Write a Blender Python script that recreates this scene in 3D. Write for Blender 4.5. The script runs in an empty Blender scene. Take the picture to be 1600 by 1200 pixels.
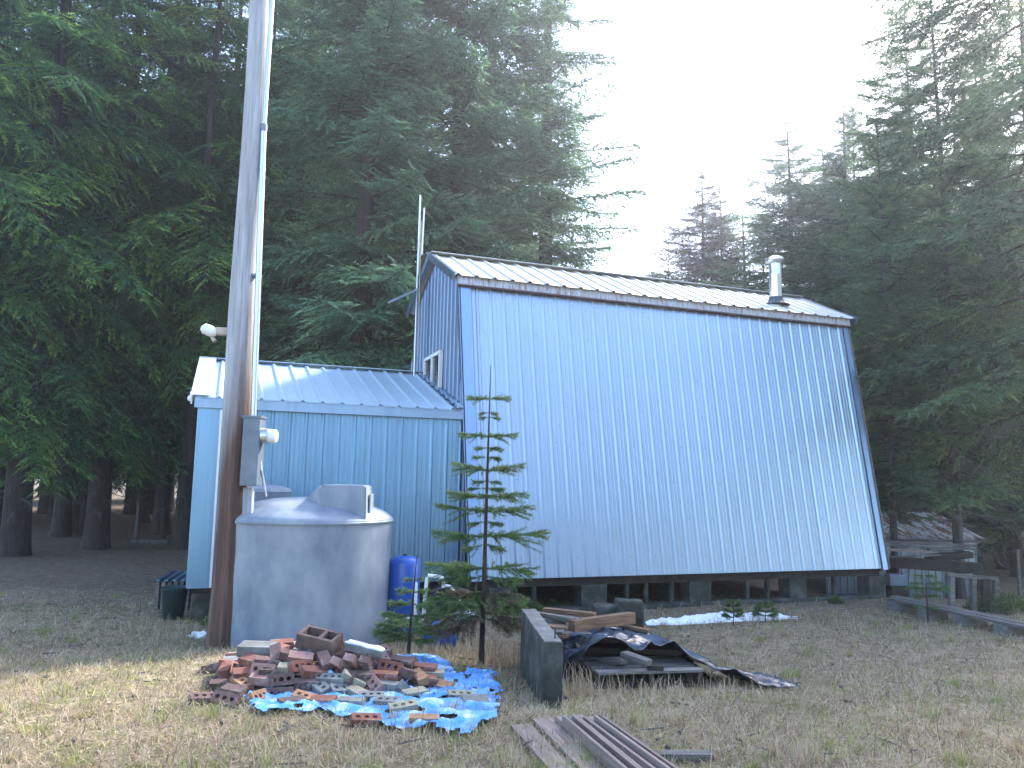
import bpy, bmesh, math, random
import numpy as np
from mathutils import Vector, Matrix, noise
random.seed(7); RNG = np.random.default_rng(7)
R = math.radians
C = bpy.context.scene.collection
scene = bpy.context.scene

# ------------------------------------------------------------------ camera
F_PX, PITCH, ROLL, EYE = 1220.0, 0.1221, 0.0184, 1.68
cam_d = bpy.data.cameras.new('camera'); cam = bpy.data.objects.new('camera', cam_d); C.objects.link(cam)
cam_d.sensor_width = 36; cam_d.lens = F_PX/1600*36; cam_d.clip_start = .05; cam_d.clip_end = 2000
M_cam = Matrix.Rotation(math.pi/2+PITCH, 4, 'X') @ Matrix.Rotation(ROLL, 4, 'Z'); M_cam.translation = (0, 0, EYE)
cam.matrix_world = M_cam; scene.camera = cam

# ------------------------------------------------------------------ daylight
SUN_EL, SUN_AZ = R(39), R(41)          # azimuth measured clockwise from +Y
world = bpy.data.worlds.new('World'); scene.world = world; world.use_nodes = True
wn = world.node_tree; wn.nodes.clear()
sky = wn.nodes.new('ShaderNodeTexSky'); sky.sky_type = 'NISHITA'; sky.sun_disc = False
sky.sun_elevation = SUN_EL; sky.sun_rotation = SUN_AZ; sky.altitude = 900
sky.air_density = 1.0; sky.dust_density = 2.4; sky.ozone_density = 1.0
bg = wn.nodes.new('ShaderNodeBackground'); bg.inputs['Strength'].default_value = 0.15
wo = wn.nodes.new('ShaderNodeOutputWorld')
wn.links.new(sky.outputs[0], bg.inputs[0]); wn.links.new(bg.outputs[0], wo.inputs[0])
sun_d = bpy.data.lights.new('sun', 'SUN'); sun_d.energy = 2.4; sun_d.angle = R(6); sun_d.color = (1, .95, .87)
sun = bpy.data.objects.new('sun', sun_d); C.objects.link(sun)
sd = Vector((math.sin(SUN_AZ)*math.cos(SUN_EL), math.cos(SUN_AZ)*math.cos(SUN_EL), math.sin(SUN_EL)))
sun.rotation_euler = sd.to_track_quat('Z', 'Y').to_euler(); sun.location = (10, 20, 30)
vs = scene.view_settings
scene.display_settings.display_device = 'sRGB'
vs.view_transform = 'Standard'; vs.look = 'None'; vs.gamma = 1; vs.use_curve_mapping = False
vs.exposure = 2.75
cy = scene.cycles
cy.max_bounces = 7; cy.diffuse_bounces = 3; cy.glossy_bounces = 3; cy.transmission_bounces = 5; cy.volume_bounces = 0
cy.transparent_max_bounces = 6; cy.caustics_reflective = False; cy.caustics_refractive = False
HAZE = 0.0022

# ------------------------------------------------------------------ helpers
def sm(a, b, x):
    t = min(1, max(0, (x-a)/(b-a))); return t*t*(3-2*t)
def gz(x, y):                                       # height of the ground
    z = -.27*sm(5.4, 8.9, y)
    z += .17*math.exp(-((x+2.3)/2.0)**2-((y-7.85)/.75)**2)
    z -= .52*sm(13.8, 17.2, y)*sm(3.5, 7.5, x)
    z += .035*noise.noise(Vector((x*.45, y*.45, 1)))+.015*noise.noise(Vector((x*1.7, y*1.7, 5)))
    if y > 24: z += .03*(y-24)*.5
    return z
def ray(px, py):
    d = Vector(((px-800)/F_PX, (600-py)/F_PX, -1)); return (M_cam.to_3x3() @ d)
def at(px, py, Y):
    d = ray(px, py); t = Y/d.y; return Vector((0, 0, EYE)) + d*t
def on(px, py, dz=0.0):
    d = ray(px, py); t = 2.0
    while t < 120:
        p = Vector((0, 0, EYE))+d*t
        if p.z <= gz(p.x, p.y)+dz: break
        t += .02
    return p
def tag(o, label=None, cat=None, group=None, kind=None):
    if label: o['label'] = label
    if cat: o['category'] = cat
    if group: o['group'] = group
    if kind: o['kind'] = kind
    return o
def empty(name, loc, label=None, cat=None, group=None, rz=0.0):
    o = bpy.data.objects.new(name, None); o.empty_display_size = .2; C.objects.link(o)
    o.location = loc; o.rotation_euler = (0, 0, rz); return tag(o, label, cat, group)
def link(name, me, parent=None, mats=()):
    o = bpy.data.objects.new(name, me); C.objects.link(o)
    for m in mats: me.materials.append(m)
    if parent: o.parent = parent
    return o
def mesh(name, V, F, m, parent=None, smooth=False):
    me = bpy.data.meshes.new(name); me.from_pydata([tuple(map(float, v)) for v in V], [], F); me.update()
    if smooth: me.polygons.foreach_set('use_smooth', [True]*len(me.polygons))
    return link(name, me, parent, (m,) if m else ())
def np_mesh(name, V, F, mats, parent=None, matidx=None, col=None):
    me = bpy.data.meshes.new(name); n = len(F)
    me.vertices.add(len(V)); me.vertices.foreach_set('co', np.ascontiguousarray(V, np.float32).ravel())
    me.loops.add(n*3); me.loops.foreach_set('vertex_index', np.ascontiguousarray(F, np.int32).ravel())
    me.polygons.add(n); me.polygons.foreach_set('loop_start', np.arange(n, dtype=np.int32)*3)
    for m in mats: me.materials.append(m)
    if matidx is not None: me.polygons.foreach_set('material_index', np.ascontiguousarray(matidx, np.int32))
    if col is not None:
        a = me.attributes.new('tint', 'FLOAT', 'POINT'); a.data.foreach_set('value', np.ascontiguousarray(col, np.float32))
    me.update(calc_edges=True)
    o = bpy.data.objects.new(name, me); C.objects.link(o)
    if parent: o.parent = parent
    return o
class B:                                            # collects shapes in one bmesh
    def __init__(s): s.bm = bmesh.new()
    def box(s, c, size, rot=None, bev=0.0):
        T = Matrix.Translation(Vector(c)) @ ((rot.to_4x4() if rot else Matrix.Identity(4))) @ Matrix.Diagonal((*size, 1))
        r = bmesh.ops.create_cube(s.bm, size=1, matrix=T)
        if bev:
            es = list({e for v in r['verts'] for e in v.link_edges})
            bmesh.ops.bevel(s.bm, geom=es, offset=bev, segments=2, affect='EDGES', profile=.6)
        return s
    def bar(s, a, b, w, h, bev=0.0, up=(0, 0, 1)):
        a, b = Vector(a), Vector(b); d = (b-a); L = d.length; d.normalize()
        u = Vector(up); sd_ = d.cross(u).normalized(); u2 = sd_.cross(d)
        rot = Matrix((d, sd_, u2)).transposed()
        return s.box((a+b)/2, (L, w, h), rot, bev)
    def tube(s, pts, r, n=10, caps=True):
        rs = r if hasattr(r, '__len__') else [r]*len(pts)
        pts = [Vector(p) for p in pts]; rings = []
        for i, p in enumerate(pts):
            d = (pts[min(i+1, len(pts)-1)]-pts[max(i-1, 0)]).normalized()
            a = d.cross(Vector((0, 0, 1)) if abs(d.z) < .9 else Vector((1, 0, 0))).normalized(); b = d.cross(a)
            rings.append([s.bm.verts.new(p+(a*math.cos(2*math.pi*k/n)+b*math.sin(2*math.pi*k/n))*rs[i]) for k in range(n)])
        for i in range(len(rings)-1):
            for k in range(n): s.bm.faces.new((rings[i][k], rings[i][(k+1) % n], rings[i+1][(k+1) % n], rings[i+1][k]))
        if caps: s.bm.faces.new(rings[0]); s.bm.faces.new(rings[-1][::-1])
        return s
    def lathe(s, prof, n=32, c=(0, 0, 0)):
        c = Vector(c); rings = []
        for r, z in prof:
            rings.append([s.bm.verts.new(c+Vector((r*math.cos(2*math.pi*k/n), r*math.sin(2*math.pi*k/n), z))) for k in range(n)])
        for i in range(len(rings)-1):
            for k in range(n): s.bm.faces.new((rings[i][k], rings[i][(k+1) % n], rings[i+1][(k+1) % n], rings[i+1][k]))
        s.bm.faces.new(rings[0][::-1]); s.bm.faces.new(rings[-1]); return s
    def rough(s, amp, freq, cuts=0, seed=0):
        if cuts: bmesh.ops.subdivide_edges(s.bm, edges=s.bm.edges[:], cuts=cuts, use_grid_fill=True)
        for v in s.bm.verts:
            p = v.co*freq+Vector((seed, seed*.7, 3)); v.co += Vector(noise.noise_vector(p))*amp
        return s
    def out(s, name, m, parent=None, smooth=False, angle=40):
        bmesh.ops.recalc_face_normals(s.bm, faces=s.bm.faces[:])
        me = bpy.data.meshes.new(name); s.bm.to_mesh(me); s.bm.free()
        if smooth:
            me.polygons.foreach_set('use_smooth', [True]*len(me.polygons)); me.update()
            try: me.set_sharp_from_angle(angle=R(angle))
            except Exception: pass
        return link(name, me, parent, (m,) if m else ())

# ------------------------------------------------------------------ materials
def nt(name):
    m = bpy.data.materials.new(name); m.use_nodes = True; t = m.node_tree
    b = t.nodes['Principled BSDF']; return m, t, b
def N(t, kind, **kw):
    n = t.nodes.new(kind)
    for k, v in kw.items():
        if k in n.inputs: n.inputs[k].default_value = v
        else: setattr(n, k, v)
    return n
def rgb(c): return (c[0], c[1], c[2], 1)
def coords(t, sc=(1, 1, 1), src='Object'):
    tc = N(t, 'ShaderNodeTexCoord'); mp = N(t, 'ShaderNodeMapping'); mp.inputs['Scale'].default_value = sc
    t.links.new(tc.outputs[src], mp.inputs[0]); return mp.outputs[0]
def ramp(t, fac, stops):
    r = N(t, 'ShaderNodeValToRGB'); e = r.color_ramp.elements
    e[0].position, e[0].color = stops[0][0], rgb(stops[0][1]); e[1].position, e[1].color = stops[-1][0], rgb(stops[-1][1])
    for p, c in stops[1:-1]:
        x = e.new(p); x.color = rgb(c)
    t.links.new(fac, r.inputs[0]); return r.outputs[0]
def mixc(t, fac, a, b, mode='MIX'):
    m = N(t, 'ShaderNodeMix', data_type='RGBA', blend_type=mode)
    for s, v in ((0, fac), (6, a), (7, b)):
        if hasattr(v, 'is_output') or isinstance(v, bpy.types.NodeSocket): t.links.new(v, m.inputs[s])
        else: m.inputs[s].default_value = v if s == 0 else rgb(v)
    return m.outputs[2]
def noisy(name, stops, scale=4, sc=(1, 1, 1), rough=.8, metal=0, bump=.2, bscale=None, detail=6, dist=0.02, spec=.3, objvar=0):
    m, t, b = nt(name); co = coords(t, sc)
    n1 = N(t, 'ShaderNodeTexNoise', Scale=scale, Detail=detail, Roughness=.6); t.links.new(co, n1.inputs['Vector'])
    c = ramp(t, n1.outputs[0], stops)
    if objvar:
        oi = N(t, 'ShaderNodeObjectInfo'); mr = N(t, 'ShaderNodeMapRange'); mr.inputs[3].default_value = 1-objvar; mr.inputs[4].default_value = 1+objvar
        t.links.new(oi.outputs['Random'], mr.inputs[0])
        mm = N(t, 'ShaderNodeVectorMath', operation='SCALE'); t.links.new(c, mm.inputs[0]); t.links.new(mr.outputs[0], mm.inputs['Scale']); c = mm.outputs[0]
    t.links.new(c, b.inputs['Base Color']); b.inputs['Roughness'].default_value = rough; b.inputs['Metallic'].default_value = metal
    b.inputs['Specular IOR Level'].default_value = spec
    if bump:
        n2 = N(t, 'ShaderNodeTexNoise', Scale=bscale or scale*3, Detail=5); t.links.new(co, n2.inputs['Vector'])
        bp = N(t, 'ShaderNodeBump', Strength=bump, Distance=dist); t.links.new(n2.outputs[0], bp.inputs['Height']); t.links.new(bp.outputs[0], b.inputs['Normal'])
    return m
def galv(name, base, rough, metal=.9, dirt=(.3, .3, .3), dirtamt=.25, streak=(14, 14, .5)):
    m, t, b = nt(name); co = coords(t)
    n1 = N(t, 'ShaderNodeTexNoise', Scale=.9, Detail=3); t.links.new(co, n1.inputs['Vector'])
    cs = coords(t, streak); n2 = N(t, 'ShaderNodeTexNoise', Scale=1.3, Detail=7, Roughness=.7); t.links.new(cs, n2.inputs['Vector'])
    f = ramp(t, n2.outputs[0], [(.48, (0, 0, 0)), (.75, (dirtamt,)*3)])
    oi = N(t, 'ShaderNodeObjectInfo'); mr = N(t, 'ShaderNodeMapRange'); mr.inputs[3].default_value = .95; mr.inputs[4].default_value = 1.04
    t.links.new(oi.outputs['Random'], mr.inputs[0])
    cc = mixc(t, f, base, dirt)
    mm = N(t, 'ShaderNodeVectorMath', operation='SCALE'); t.links.new(cc, mm.inputs[0]); t.links.new(mr.outputs[0], mm.inputs['Scale'])
    t.links.new(mm.outputs[0], b.inputs['Base Color'])
    rr = N(t, 'ShaderNodeMapRange'); rr.inputs[3].default_value = rough-.07; rr.inputs[4].default_value = rough+.1
    t.links.new(n1.outputs[0], rr.inputs[0]); t.links.new(rr.outputs[0], b.inputs['Roughness'])
    b.inputs['Metallic'].default_value = metal
    bp = N(t, 'ShaderNodeBump', Strength=.5, Distance=.02); n3 = N(t, 'ShaderNodeTexNoise', Scale=1.7, Detail=1)
    t.links.new(coords(t, (1.5, 1.5, .6)), n3.inputs['Vector']); t.links.new(n3.outputs[0], bp.inputs['Height']); t.links.new(bp.outputs[0], b.inputs['Normal'])
    return m
MT = {}
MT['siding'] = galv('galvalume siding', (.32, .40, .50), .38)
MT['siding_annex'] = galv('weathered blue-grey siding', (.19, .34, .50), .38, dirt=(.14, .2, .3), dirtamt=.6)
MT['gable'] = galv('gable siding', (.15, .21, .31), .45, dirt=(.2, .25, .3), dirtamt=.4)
MT['roof'] = galv('aged roof metal', (.60, .585, .54), .5, metal=.4, dirt=(.42, .38, .32), dirtamt=.4)
MT['roof_annex'] = galv('annex roof metal', (.46, .58, .68), .45, metal=.35, dirt=(.3, .42, .42), dirtamt=.5)
MT['trim'] = galv('metal trim', (.24, .34, .48), .35, dirt=(.15, .2, .27), dirtamt=.4)
MT['rust_trim'] = noisy('rust stained eave trim', [(.36, (.26, .16, .13)), (.46, (.38, .38, .42)), (.7, (.5, .57, .66))], 3, (9, 9, 1.5), .5, .3, .1)
MT['white_trim'] = noisy('white trim', [(.3, (.6, .61, .6)), (.7, (.75, .76, .76))], 6, rough=.5, bump=.05)
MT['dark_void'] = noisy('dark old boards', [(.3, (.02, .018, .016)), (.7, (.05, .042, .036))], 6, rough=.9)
MT['glass'] = noisy('dark window glass', [(.3, (.02, .025, .03)), (.7, (.03, .035, .04))], 3, rough=.12, bump=0, spec=.6)
MT['concrete'] = noisy('weathered concrete', [(.3, (.09, .09, .086)), (.5, (.15, .15, .143)), (.72, (.24, .24, .225))], 7, rough=.95, bump=.5, bscale=30, dist=.008)
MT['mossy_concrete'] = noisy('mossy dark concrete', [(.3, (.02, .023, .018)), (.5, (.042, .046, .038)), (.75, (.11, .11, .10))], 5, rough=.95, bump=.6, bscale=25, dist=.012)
MT['tank'] = noisy('grey white poly tank', [(.33, (.11, .14, .19)), (.5, (.19, .225, .27)), (.7, (.29, .32, .355))], 2.2, (1, 1, .55), .5, 0, .12, 40, dist=.004, spec=.4)
MT['blue_tank'] = noisy('blue painted steel', [(.3, (.01, .06, .30)), (.7, (.015, .10, .42))], 3, rough=.32, bump=.03, spec=.5)
MT['pvc'] = noisy('white plastic pipe', [(.3, (.62, .64, .66)), (.7, (.78, .79, .8))], 5, rough=.4, bump=0)
MT['grey_metal'] = noisy('painted grey steel', [(.3, (.10, .13, .16)), (.7, (.17, .2, .24))], 4, rough=.5, metal=.3, bump=.05)
MT['conduit'] = noisy('galvanised conduit', [(.3, (.4, .43, .47)), (.7, (.55, .58, .62))], 6, (1, 1, .2), .3, .85, 0)
MT['beige'] = noisy('beige plastic', [(.3, (.3, .26, .2)), (.7, (.45, .4, .3))], 8, rough=.5)
MT['timber'] = noisy('reddish squared timber', [(.3, (.10, .055, .035)), (.5, (.17, .10, .06)), (.7, (.26, .17, .11))], 3, (1.2, 14, 14), .8, 0, .3, dist=.004, objvar=.2)
MT['grey_wood'] = noisy('weathered grey wood', [(.3, (.06, .055, .05)), (.5, (.12, .112, .105)), (.72, (.22, .205, .19))], 3, (1.2, 14, 14), .85, 0, .35, dist=.004, objvar=.25)
MT['deck'] = noisy('grey brown decking', [(.3, (.15, .115, .10)), (.5, (.205, .16, .14)), (.75, (.27, .215, .19))], 3, (1, 18, 18), .7, 0, .25, dist=.003, objvar=.18)
MT['green_plastic'] = noisy('dark green plastic', [(.3, (.008, .022, .024)), (.7, (.014, .035, .037))], 4, rough=.5, bump=.05)
MT['snow'] = noisy('old snow', [(.28, (.45, .46, .46)), (.42, (.72, .75, .78)), (.7, (.86, .88, .9))], 9, rough=.7, bump=.6, bscale=25, dist=.02)
MT['rusty_roof'] = noisy('rust streaked tin roof', [(.38, (.22, .10, .06)), (.46, (.36, .24, .18)), (.52, (.58, .58, .58)), (.75, (.7, .72, .74))], 2.0, (4, .7, .7), .6, 0, .1)
MT['pink_board'] = noisy('faded pinkish sheet', [(.3, (.42, .30, .26)), (.7, (.6, .48, .42))], 3, rough=.7)
MT['wire'] = noisy('dark cable', [(.3, (.03, .03, .035)), (.7, (.06, .06, .06))], 5, rough=.6, bump=0)
MT['steel'] = galv('stainless flue', (.62, .64, .68), .28, metal=.95, dirt=(.3, .28, .26), dirtamt=.4)

def pole_mat():
    m, t, b = nt('utility pole wood'); co = coords(t, (7, 7, .35)); n = N(t, 'ShaderNodeTexNoise', Scale=3, Detail=8, Roughness=.65); t.links.new(co, n.inputs['Vector'])
    grey = ramp(t, n.outputs[0], [(.3, (.19, .19, .20)), (.55, (.34, .35, .37)), (.75, (.46, .48, .51))])
    brown = ramp(t, n.outputs[0], [(.3, (.035, .018, .014)), (.55, (.10, .055, .04)), (.75, (.19, .115, .08))])
    tc = N(t, 'ShaderNodeTexCoord'); sp = N(t, 'ShaderNodeSeparateXYZ'); t.links.new(tc.outputs['Object'], sp.inputs[0])
    n2 = N(t, 'ShaderNodeTexNoise', Scale=1.2, Detail=4); t.links.new(coords(t, (2.5, 2.5, .6)), n2.inputs['Vector'])
    a1 = N(t, 'ShaderNodeMath', operation='MULTIPLY_ADD'); a1.inputs[1].default_value = 3.0; t.links.new(n2.outputs[0], a1.inputs[0]); t.links.new(sp.outputs[2], a1.inputs[2])
    a2 = N(t, 'ShaderNodeMath', operation='MULTIPLY_ADD'); a2.inputs[1].default_value = -7; t.links.new(sp.outputs[0], a2.inputs[0]); t.links.new(a1.outputs[0], a2.inputs[2])
    mr = N(t, 'ShaderNodeMapRange'); mr.inputs[1].default_value = 3.2; mr.inputs[2].default_value = 5.2; t.links.new(a2.outputs[0], mr.inputs[0])
    c = mixc(t, mr.outputs[0], (0, 0, 0), (0, 0, 0)); mx = c.node; t.links.new(brown, mx.inputs[6]); t.links.new(grey, mx.inputs[7])
    t.links.new(c, b.inputs['Base Color']); b.inputs['Roughness'].default_value = .85
    bp = N(t, 'ShaderNodeBump', Strength=.7, Distance=.02); t.links.new(n.outputs[0], bp.inputs['Height']); t.links.new(bp.outputs[0], b.inputs['Normal'])
    return m
MT['pole'] = pole_mat()
def bark_mat(name, lo, hi):
    return noisy(name, [(.3, lo), (.7, hi)], 3, (6, 6, .8), .95, 0, .8, 6, dist=.03)
MT['bark'] = bark_mat('conifer bark', (.018, .014, .012), (.065, .052, .045))
MT['bark_grey'] = bark_mat('grey bark', (.045, .043, .043), (.13, .125, .122))
def leaf_mat(name, dark, light, yell, trans=.35):
    m, t, b = nt(name); b.inputs['Roughness'].default_value = .6; b.inputs['Specular IOR Level'].default_value = .25
    at_ = N(t, 'ShaderNodeAttribute', attribute_name='tint')
    c = ramp(t, at_.outputs['Fac'], [(0, dark), (.6, light), (1, yell)])
    oi = N(t, 'ShaderNodeObjectInfo'); mr = N(t, 'ShaderNodeMapRange'); mr.inputs[3].default_value = .8; mr.inputs[4].default_value = 1.2
    t.links.new(oi.outputs['Random'], mr.inputs[0]); mm = N(t, 'ShaderNodeVectorMath', operation='SCALE')
    t.links.new(c, mm.inputs[0]); t.links.new(mr.outputs[0], mm.inputs['Scale']); t.links.new(mm.outputs[0], b.inputs['Base Color'])
    tr = N(t, 'ShaderNodeBsdfTranslucent'); t.links.new(mm.outputs[0], tr.inputs[0])
    mx = N(t, 'ShaderNodeMixShader'); mx.inputs[0].default_value = trans; t.links.new(b.outputs[0], mx.inputs[1]); t.links.new(tr.outputs[0], mx.inputs[2])
    t.links.new(mx.outputs[0], t.nodes['Material Output'].inputs[0]); return m
MT['hemlock'] = leaf_mat('hemlock needles', (.018, .06, .026), (.075, .175, .05), (.21, .30, .055))
MT['fir'] = leaf_mat('fir needles', (.038, .09, .05), (.11, .21, .115), (.19, .29, .14))
MT['pine'] = leaf_mat('pine needles', (.05, .10, .055), (.13, .22, .105), (.23, .28, .12))
MT['brown_fir'] = leaf_mat('browned fir needles', (.05, .045, .04), (.085, .08, .065), (.12, .11, .09))
MT['sapling'] = leaf_mat('sapling needles', (.045, .09, .035), (.10, .18, .065), (.18, .24, .09), .35)
MT['dead_needle'] = leaf_mat('dead brown needles', (.05, .04, .028), (.10, .08, .05), (.15, .12, .07), .2)
MT['shrub'] = leaf_mat('shrub leaves', (.03, .06, .02), (.06, .11, .035), (.14, .15, .04))
MT['twig'] = noisy('dead grey twigs', [(.3, (.07, .062, .065)), (.7, (.16, .15, .155))], 5, rough=.9, bump=0)

def ground_mat():
    m, t, b = nt('dry meadow ground'); co = coords(t)
    n1 = N(t, 'ShaderNodeTexNoise', Scale=.45, Detail=5, Roughness=.6); t.links.new(co, n1.inputs['Vector'])
    n2 = N(t, 'ShaderNodeTexNoise', Scale=9, Detail=8, Roughness=.7); t.links.new(co, n2.inputs['Vector'])
    n3 = N(t, 'ShaderNodeTexNoise', Scale=1.7, Detail=6, Roughness=.65, Distortion=.6); t.links.new(co, n3.inputs['Vector'])
    straw = ramp(t, n2.outputs[0], [(.3, (.12, .09, .06)), (.5, (.25, .20, .135)), (.7, (.38, .32, .23))])
    litter = ramp(t, n2.outputs[0], [(.3, (.065, .047, .034)), (.5, (.13, .10, .072)), (.72, (.21, .17, .13))])
    moss = ramp(t, n2.outputs[0], [(.3, (.05, .06, .018)), (.7, (.15, .165, .04))])
    f1 = ramp(t, n3.outputs[0], [(.53, (0, 0, 0)), (.68, (.75, .75, .75))])
    c = mixc(t, f1, (0, 0, 0), (0, 0, 0)); t.links.new(straw, c.node.inputs[6]); t.links.new(moss, c.node.inputs[7])
    tc = N(t, 'ShaderNodeTexCoord'); sp = N(t, 'ShaderNodeSeparateXYZ'); t.links.new(tc.outputs['Object'], sp.inputs[0])
    ad = N(t, 'ShaderNodeMath', operation='MULTIPLY_ADD'); ad.inputs[1].default_value = 6; t.links.new(n1.outputs[0], ad.inputs[0]); t.links.new(sp.outputs[1], ad.inputs[2])
    mr = N(t, 'ShaderNodeMapRange'); mr.inputs[1].default_value = 13; mr.inputs[2].default_value = 17; t.links.new(ad.outputs[0], mr.inputs[0])
    c2 = mixc(t, mr.outputs[0], (0, 0, 0), (0, 0, 0)); t.links.new(c, c2.node.inputs[6]); t.links.new(litter, c2.node.inputs[7])
    t.links.new(c2, b.inputs['Base Color']); b.inputs['Roughness'].default_value = 1; b.inputs['Specular IOR Level'].default_value = .1
    bp = N(t, 'ShaderNodeBump', Strength=.8, Distance=.04); t.links.new(n2.outputs[0], bp.inputs['Height']); t.links.new(bp.outputs[0], b.inputs['Normal'])
    return m
MT['ground'] = ground_mat()
def grass_mat():
    m, t, b = nt('dry grass'); a = N(t, 'ShaderNodeAttribute', attribute_name='tint')
    c = ramp(t, a.outputs['Fac'], [(0, (.13, .09, .06)), (.3, (.33, .25, .17)), (.6, (.55, .45, .32)), (.72, (.44, .40, .24)), (.8, (.27, .29, .08)), (1, (.17, .23, .055))])
    t.links.new(c, b.inputs['Base Color']); b.inputs['Roughness'].default_value = .8; b.inputs['Specular IOR Level'].default_value = .2
    tr = N(t, 'ShaderNodeBsdfTranslucent'); t.links.new(c, tr.inputs[0]); mx = N(t, 'ShaderNodeMixShader'); mx.inputs[0].default_value = .3
    t.links.new(b.outputs[0], mx.inputs[1]); t.links.new(tr.outputs[0], mx.inputs[2]); t.links.new(mx.outputs[0], t.nodes['Material Output'].inputs[0]); return m
MT['grass'] = grass_mat()
def brick_mat():
    m, t, b = nt('fired clay brick'); oi = N(t, 'ShaderNodeObjectInfo')
    co = coords(t, (1, 1, 1)); n = N(t, 'ShaderNodeTexNoise', Scale=14, Detail=6, Roughness=.7); t.links.new(co, n.inputs['Vector'])
    f = ramp(t, n.outputs[0], [(.3, (.62, .62, .62)), (.7, (1.25, 1.22, 1.18))])
    c = mixc(t, 1.0, (0, 0, 0), (0, 0, 0), 'MULTIPLY'); t.links.new(oi.outputs['Color'], c.node.inputs[6]); t.links.new(f, c.node.inputs[7])
    nm = N(t, 'ShaderNodeTexNoise', Scale=9, Detail=5, Roughness=.7); t.links.new(coords(t), nm.inputs['Vector']); fm = ramp(t, nm.outputs[0], [(.56, (0, 0, 0)), (.64, (.7, .7, .7))])
    cm = mixc(t, fm, (0, 0, 0), (.30, .285, .26)); t.links.new(c, cm.node.inputs[6]); c = cm
    t.links.new(c, b.inputs['Base Color']); b.inputs['Roughness'].default_value = .9
    bp = N(t, 'ShaderNodeBump', Strength=.4, Distance=.005); n2 = N(t, 'ShaderNodeTexNoise', Scale=60, Detail=4); t.links.new(co, n2.inputs['Vector'])
    t.links.new(n2.outputs[0], bp.inputs['Height']); t.links.new(bp.outputs[0], b.inputs['Normal']); return m
MT['brick'] = brick_mat()
def tarp_mat(name, lo, mid, hi, rough, spec, sc=4):
    m = noisy(name, [(.35, lo), (.52, mid), (.68, hi)], sc, rough=rough, bump=.5, bscale=9, dist=.03, spec=spec); return m
MT['blue_tarp'] = tarp_mat('faded blue tarp', (.04, .20, .55), (.10, .32, .66), (.48, .56, .62), .5, .4, 7)
MT['black_tarp'] = tarp_mat('black plastic sheet', (.004, .006, .012), (.008, .012, .022), (.018, .024, .04), .2, .8, 3)

# ------------------------------------------------------------------ ground and sky air
def build_ground():
    xs = np.concatenate([np.linspace(-300, -16, 14), np.linspace(-14, 16, 130), np.linspace(18, 300, 14)])
    ys = np.concatenate([np.linspace(-200, -3, 8), np.linspace(-1, 26, 130), np.linspace(28, 400, 20)])
    V = [(x, y, gz(x, min(y, 60))) for y in ys for x in xs]; nx = len(xs)
    F = [(j*nx+i, j*nx+i+1, (j+1)*nx+i+1, (j+1)*nx+i) for j in range(len(ys)-1) for i in range(nx-1)]
    tag(mesh('ground', V, F, MT['ground'], smooth=True), kind='structure', label='dry brown grassy ground with moss patches')
build_ground()
def build_haze():  # added volume; its glow stands in for veiling lens glare
    b = B(); b.box((0, 45, 18), (220, 130, 44)); o = b.out('haze', None); tag(o, 'thin pale haze added to the air, standing in for lens glare', kind='stuff')
    m = bpy.data.materials.new('haze air'); m.use_nodes = True; t = m.node_tree; t.nodes.clear()
    v = N(t, 'ShaderNodeVolumePrincipled', Density=HAZE, Anisotropy=.72); v.inputs['Color'].default_value = (.9, .92, 1, 1)
    out = N(t, 'ShaderNodeOutputMaterial'); t.links.new(v.outputs[0], out.inputs['Volume']); o.data.materials.append(m)
if HAZE > 0: build_haze()

# ------------------------------------------------------------------ ribbed metal sheets
PITCH_R = .2286
def profile(u0, u1, pitch=PITCH_R, h=.022, phase=0.0, minor=True):
    base = [(0, 0), (.022, 1), (.040, 1), (.062, 0)]
    if minor: base += [(.105, 0), (.110, .2), (.120, .2), (.125, 0), (.168, 0), (.173, .2), (.183, .2), (.188, 0)]
    k = pitch/.2286; pts = [(u0, 0)]
    i = math.floor((u0-phase)/pitch)-1
    while phase+i*pitch < u1:
        for a, hh in base:
            u = phase+i*pitch+a*k
            if u0+1e-4 < u < u1-1e-4: pts.append((u, hh*h))
        i += 1
    pts.append((u1, 0)); return pts
def ribbed(name, pts, bot, top, nrm, m, parent, nseg=1, lift=0.0):
    n = Vector(nrm).normalized(); V = []; F = []
    for s in range(nseg+1):
        f = s/nseg
        for u, h in pts: V.append(bot(u).lerp(top(u), f)+n*(h+lift))
    k = len(pts)
    for s in range(nseg):
        for i in range(k-1): F.append((s*k+i, s*k+i+1, (s+1)*k+i+1, (s+1)*k+i))
    return mesh(name, V, F, m, parent)
def wall_panels(u0, u1, bot, top, nrm, m, parent, name='wall_panel', pitch=PITCH_R, ribs=4, h=.024, minor=True):
    w = pitch*ribs; i = 0; u = u0
    while u < u1-.02:
        e = min(u+w, u1)
        ribbed(name, profile(u, min(e+.0, u1), pitch, h, u0+.02, minor), bot, top, nrm, m, parent, lift=.002*(i % 2)); u = e; i += 1

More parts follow.
